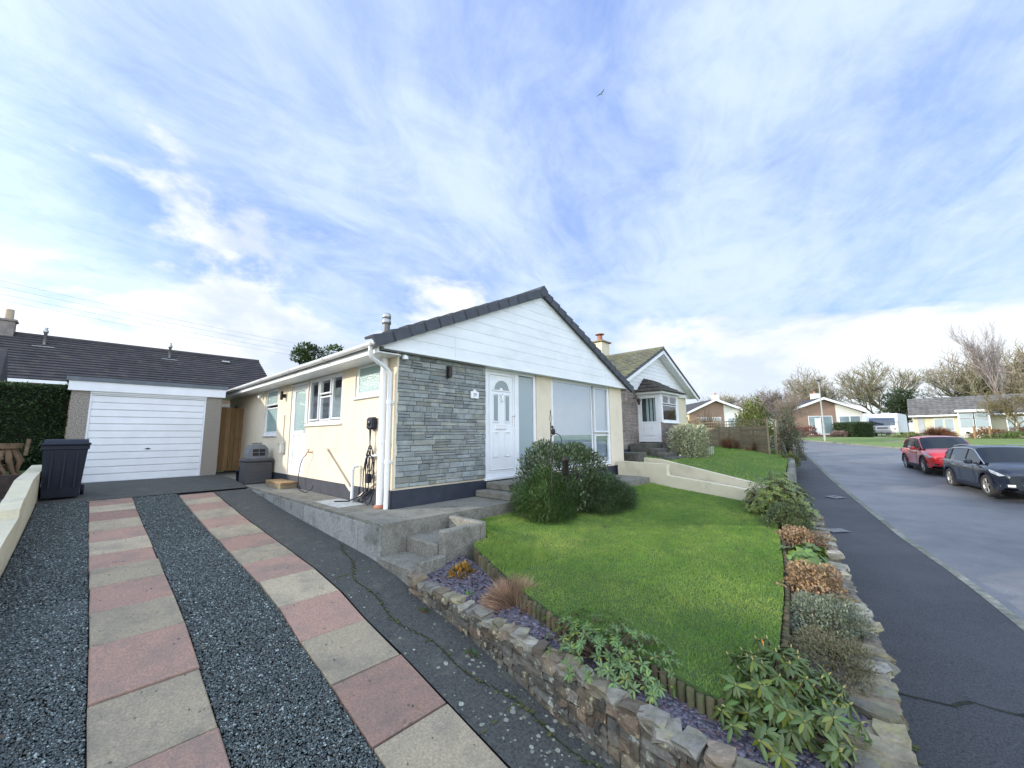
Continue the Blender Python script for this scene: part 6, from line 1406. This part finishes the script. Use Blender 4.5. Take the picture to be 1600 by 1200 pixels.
spec_=[(1130,60,7.5,1,tan_,'low bare tree behind the smaller gabled house'),(1155,52,6.0,3,greyb,'gnarled bare tree above the smaller gabled house chimney'),(1098,70,6.5,1,redb,'distant reddish bare tree beyond the neighbouring eave'),
 (1205,58,8.0,1,greyb,'bare tree over the flat-roofed garages'),(1235,75,10.5,0,tan_,'bare tree just left of the street lamp'),(1272,72,14.5,0,tan_,'wide pale bare tree behind the street lamp'),
 (1382,75,16.5,0,olive,'tallest rounded bare tree above the caravan'),(1445,82,9.0,0,redb,'thin reddish bare tree right of the dark yew'),
 (1507,75,18.0,0,tan_,'tall pale bare tree behind the long bungalow'),(1545,74,14.0,1,olive,'olive bare tree behind the long bungalow, right'),(1590,72,17.5,1,tan_,'broad bare tree at the right edge of the picture'),(1640,70,14,0,olive,'bare tree just beyond the right edge of the picture')]
for i,(px,d,h,kd,col,lb) in enumerate(spec_):
    x=px2w(px,d); bare_tree(lb,(x,d,.6),h,kd,i*1.9,col,(.20,.17,.12),sc=(1.15 if kd!=2 else 1,1))
bare_tree('slender birch rising above all others at the right edge',(px2w(1568,58),58,.8),17.5,2,.7,(.40,.34,.32),(.26,.22,.19),sc=(.8,1))
bare_tree('small bare garden tree in front of the long bungalow',(px2w(1580,36),36,.9),4.6,3,.3,(.30,.25,.14),(.26,.23,.15),group=None,sc=(1.25,1))
bare_tree('very small bare tree behind the mixed hedge at the pavement',(px2w(1222,34),34,.9),4.2,3,2.3,(.27,.22,.17),(.2,.16,.12),group=None)
def evergreen(label,loc,h,r,n,base,leafsz=.22,name='evergreen_tree',blobs=16,group=None):
    t=thing(name,label,'tree',loc,'W',group); x0,y0,z0=loc; m=MB(); tr=.05*h*.6
    m.tube([(x0,y0,z0),(x0+.1,y0,z0+h*.4),(x0,y0+.1,z0+h*.8)],[tr,tr*.7,tr*.2],8)
    B=[]
    for i in range(blobs):
        a=random.uniform(0,2*PI); q=random.uniform(.2,.75)*r; z=z0+h*random.uniform(.38,.86); k=1-.6*max(0,(z-z0)/h-.6)
        B.append((x0+q*k*math.cos(a),y0+q*k*math.sin(a),z,r*random.uniform(.28,.48))); m.tube([(x0,y0,z0+h*.3),(B[-1][0],B[-1][1],z)],[tr*.4,tr*.1],5)
    m.build('trunk',bark,t); arr=[]
    for (a,b,c,q) in B:
        k=n//blobs; d=sphere_pts(k); P=np.array([a,b,c])+d*q*rng.uniform(.55,1.05,(k,1))*np.array([1,1,.8]); arr.append(leaf_arrays(P,d+rng.normal(0,.6,(k,3)),rng.uniform(.6,1.3,k)*leafsz,leafsz*.5,tints(k,np.array(base)*random.uniform(.7,1.25),.35)))
    V,F,T=join(arr); np_mesh('crown',V,F,T,leaf,t); return t
evergreen('dark yew standing behind the caravan',(px2w(1412,60),60,.8),7.4,3.6,9000,(.07,.10,.045),.30,blobs=22)
evergreen('small dark evergreen behind the smaller gabled house',(px2w(1150,56),56,.8),5.3,1.8,2500,(.08,.12,.06),.22)
x,y,_=H2W(4.6,15.5); evergreen('leafy dark evergreen rising behind the bungalow roof',(x,y,.5),6.5,1.35,11000,(.07,.115,.035),.15,blobs=18)
x,y,_=H2W(7.2,16.5); evergreen('rusty brown-green tree top just behind the bungalow ridge',(x,y,.5),6.3,1.1,4000,(.16,.13,.06),.11)
# shrubs and hedges across the road
def wshrub(name,label,cat,px,d,z,rx,h,n,base,ll=.16,**kw): return dome_shrub(name,label,cat,(px2w(px,d),d,z),rx,rx*.8,h,n,ll,ll*.4,base,frame='W',**kw)
t=thing('clipped_hedge','square clipped hedge between the gabled bungalow and the caravan','hedge',(40.7,47.5,1.1),'W')
cx,cy=40.7,47.5; n=9000; P=np.stack([rng.uniform(cx-1.35,cx+1.25,n),rng.uniform(cy-1.2,cy+1.6,n),rng.uniform(1.1,2.75,n)],1); fc=rng.integers(0,3,n)
P[fc==0,1]=cy-1.2; P[fc==1,0]=cx-1.35; P[fc==2,2]=2.75; P+=rng.normal(0,.06,P.shape); V,F,T=leaf_arrays(P,rng.normal(0,1,(n,3)),rng.uniform(.08,.16,n),.07,tints(n,(.07,.11,.045),.35)); np_mesh('foliage',V,F,T,leaf,t)
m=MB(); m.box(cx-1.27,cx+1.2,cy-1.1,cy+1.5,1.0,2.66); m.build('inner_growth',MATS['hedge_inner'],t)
wshrub('red_shrub','reddish shrub before the brick half of the gabled bungalow','shrub',1252,47,1.25,1.7,1.15,2600,(.26,.10,.08))
wshrub('small_shrub','small pale shrub by the garden wall of the gabled bungalow','shrub',1306,47,1.2,1.0,.6,1200,(.30,.20,.17))
wshrub('small_shrub','scrubby bush left of the street lamp on the verge','shrub',1234,45,1.1,1.2,.9,1600,(.24,.18,.15))
strand_bush('weeping_tree','russet dome of a small weeping tree before the long bungalow','tree',(px2w(1456,40),40,.9),1.25,1.1,1.9,3800,(.26,.12,.06),spread=1.1,w=.03,droop=.55,frame='W')
wshrub('low_shrub','mound of yellow-green ground shrub left of the red car','shrub',1414,38,.75,1.7,.75,2600,(.20,.22,.07))
wshrub('low_shrub','russet low shrub below the white porch','shrub',1538,37,.85,1.6,1.0,2600,(.28,.15,.07))
wshrub('low_shrub','green low shrub at the far right behind the blue car','shrub',1580,35,.8,2.2,.7,2600,(.13,.19,.05))
wshrub('low_shrub','dark red-brown shrub at the right edge beside the garden tree','shrub',1598,37,.9,1.4,1.2,1800,(.20,.08,.05))
for k,(x,y,h,lb) in enumerate(((47,12,9,'dark evergreen across the road outside the picture, nearer'),(44,28,9,'dark evergreen across the road outside the picture, farther'))): evergreen(lb,(x,y,-.3),h,3.5,3500,(.08,.11,.05),.35)
t=thing('gate_posts','pair of thin pale timber posts in the front garden of the long bungalow','post',(px2w(1525,36),36,.8),'W')
for px in (1516,1540): m=MB(); x=px2w(px,36); m.box(x-.06,x+.06,35.94,36.06,.6,2.1); m.build('post',timber,t)
# gull in the sky
t=thing('gull','small gull gliding high above the roofs','bird',(10.25,40,39.6),'L',None,.6)
m=MB(); m.tube([(-.22,0,0),(-.1,0,.02),(.1,0,.03),(.2,0,.03),(.27,0,.02)],[.01,.05,.06,.04,.01],8); m.build('body',M('gull_white',(.5,.5,.5),rough=.8),t)
for s in (-1,1):
    m=MB(); m.add([(.08,0,.03),(-.06,0,.03),(.02,s*.30,.16),(.12,s*.28,.16),(-.12,s*.66,.06),(-.05,s*.60,.10)],[(0,1,2,3),(3,2,4,5)]); m.build('wing',M('gull_grey',(.12,.12,.13),rough=.8),t)

# ================= SKY, SUN, CAMERA =================
SUN=Vector((-.95,-.13,.31)).normalized(); EL=math.asin(SUN.z); AZ=math.atan2(SUN.x,SUN.y)
wd=bpy.data.worlds.new('World'); SC.world=wd; wd.use_nodes=True; nt=wd.node_tree; L=nt.links.new; bg=nt.nodes['Background']
N=nt.nodes.new
sky=N('ShaderNodeTexSky'); sky.sky_type='NISHITA'; sky.sun_disc=False; sky.sun_elevation=EL; sky.sun_rotation=AZ; sky.air_density=1.0; sky.dust_density=.6; sky.ozone_density=2.5
tc=N('ShaderNodeTexCoord')
def mth(op,a,b=None,clamp=False):
    n=N('ShaderNodeMath'); n.operation=op; n.use_clamp=clamp
    for i,v in enumerate((a,b)):
        if v is None: continue
        if isinstance(v,(int,float)): n.inputs[i].default_value=v
        else: L(v,n.inputs[i])
    return n.outputs[0]
def mr(o,a,b,c=0,d=1,sm=True):
    n=N('ShaderNodeMapRange'); n.interpolation_type='SMOOTHSTEP' if sm else 'LINEAR'
    for i,v in enumerate((a,b,c,d)): n.inputs[i+1].default_value=v
    L(o,n.inputs[0]); return n.outputs[0]
sp=N('ShaderNodeSeparateXYZ'); L(tc.outputs['Generated'],sp.inputs[0]); X,Y,Z=sp.outputs
zc=mth('MAXIMUM',Z,.03)
def comb(a,b,c):
    n=N('ShaderNodeCombineXYZ')
    for i,v in enumerate((a,b,c)):
        if isinstance(v,(int,float)): n.inputs[i].default_value=v
        else: L(v,n.inputs[i])
    return n.outputs[0]
zz=mth('ADD',zc,.12)
px=mth('DIVIDE',X,zz); py=mth('DIVIDE',Y,zz)
def noise(vec,sc,det,ro,dist=0,off=(0,0,0)):
    mp=N('ShaderNodeMapping'); mp.inputs['Location'].default_value=off; L(vec,mp.inputs['Vector'])
    n=N('ShaderNodeTexNoise'); n.inputs['Scale'].default_value=sc; n.inputs['Detail'].default_value=det; n.inputs['Roughness'].default_value=ro; n.inputs['Distortion'].default_value=dist
    L(mp.outputs[0],n.inputs['Vector']); return n.outputs[0]
# high thin cloud: streaks running away from the viewer
streak=comb(mth('ADD',mth('MULTIPLY',px,.9),mth('MULTIPLY',py,-.25)),mth('MULTIPLY',py,.62),0.0)
c1=noise(streak,1.35,9,.62,.6,(3.1,1.7,0)); c2=noise(streak,4.5,8,.68,.8,(7.3,2.2,1)); big=noise(comb(px,mth('MULTIPLY',py,.8),0.0),.55,4,.5,.2,(1.3,5.1,2))
cs=mth('ADD',mth('ADD',mth('MULTIPLY',c1,.55),mth('MULTIPLY',c2,.25)),mth('MULTIPLY',big,.35))
cir=mr(cs,.41,.69)
# low heaped cloud near the horizon
az=N('ShaderNodeMath'); az.operation='ARCTAN2'; L(X,az.inputs[0]); L(Y,az.inputs[1])
cum=comb(mth('MULTIPLY',az.outputs[0],1.0),mth('MULTIPLY',Z,2.1),0.0)
k1=noise(cum,2.3,10,.58,.25,(2.2,.9,0))
thr=mr(Z,.02,.60,.34,.78,False)
cm=mth('SUBTRACT',k1,mth('SUBTRACT',thr,mr(X,.35,-.6,0.0,.06))); cu=mr(cm,-.035,.065)
shade=noise(cum,3.2,6,.6,.2,(2.35,1.02,.2))
# colours (sky units, multiplied by the background strength)
def mix(f,a,b):
    n=N('ShaderNodeMix'); n.data_type='RGBA'; L(f,n.inputs[0])
    for v,i in ((a,6),(b,7)):
        if isinstance(v,tuple): n.inputs[i].default_value=(*v,1)
        else: L(v,n.inputs[i])
    return n.outputs[2]
SKYC=(2.3,3.5,7.5)
gain=N('ShaderNodeMix'); gain.data_type='RGBA'; gain.inputs[0].default_value=.6; L(sky.outputs[0],gain.inputs[6]); gain.inputs[7].default_value=(*SKYC,1)
cirrus_c=(4.5,5.35,6.2); cum_hi=(5.9,6.1,6.3); cum_lo=(4.2,4.75,5.6)
a=mix(mth('MULTIPLY',cir,.88),gain.outputs[2],cirrus_c)
cc=mix(mr(shade,.40,.62),cum_hi,cum_lo)
b_=mix(mth('MULTIPLY',cu,.93),a,cc)
# thin bright veil towards the horizon
hz=mr(Z,.0,.22,.45,0.0)
final=mix(hz,b_,(5.1,5.7,6.2))
# unseen sky behind the viewer brightened and warmed as added fill; brighter sunward too
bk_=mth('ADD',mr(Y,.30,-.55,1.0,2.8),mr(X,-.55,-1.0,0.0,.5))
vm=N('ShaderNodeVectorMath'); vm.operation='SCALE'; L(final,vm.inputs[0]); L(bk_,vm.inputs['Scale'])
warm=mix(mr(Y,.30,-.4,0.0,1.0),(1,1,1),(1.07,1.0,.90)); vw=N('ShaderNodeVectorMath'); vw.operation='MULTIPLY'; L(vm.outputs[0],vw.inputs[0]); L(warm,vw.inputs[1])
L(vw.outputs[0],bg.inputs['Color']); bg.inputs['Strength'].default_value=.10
sd=bpy.data.lights.new('sun','SUN'); sd.energy=2.4; sd.angle=R(1.0); sd.color=(1,.93,.82); so_=bpy.data.objects.new('sun',sd); COL.objects.link(so_)
so_.rotation_euler=SUN.to_track_quat('Z','Y').to_euler(); so_.location=(0,0,30)
cd=bpy.data.cameras.new('camera'); cd.sensor_width=36; cd.lens=36*620/1600; cd.clip_start=.05; cd.clip_end=3000
co=bpy.data.objects.new('camera',cd); COL.objects.link(co); SC.camera=co
p=math.atan(81/620); r=R(.5); cp,sn=math.cos(p),math.sin(p)
r0=Vector((1,0,0));u0=Vector((0,-sn,cp));f0=Vector((0,cp,sn))
rt=r0*math.cos(r)-u0*math.sin(r); up=r0*math.sin(r)+u0*math.cos(r); bk=-f0
Mx=Matrix(((rt.x,up.x,bk.x,0),(rt.y,up.y,bk.y,0),(rt.z,up.z,bk.z,1.6),(0,0,0,1))); co.matrix_world=Mx
SC.view_settings.view_transform='Standard'; SC.view_settings.look='None'; SC.view_settings.exposure=0.86; SC.view_settings.gamma=1
SC.render.engine='CYCLES'; SC.cycles.use_denoising=True; SC.cycles.max_bounces=8
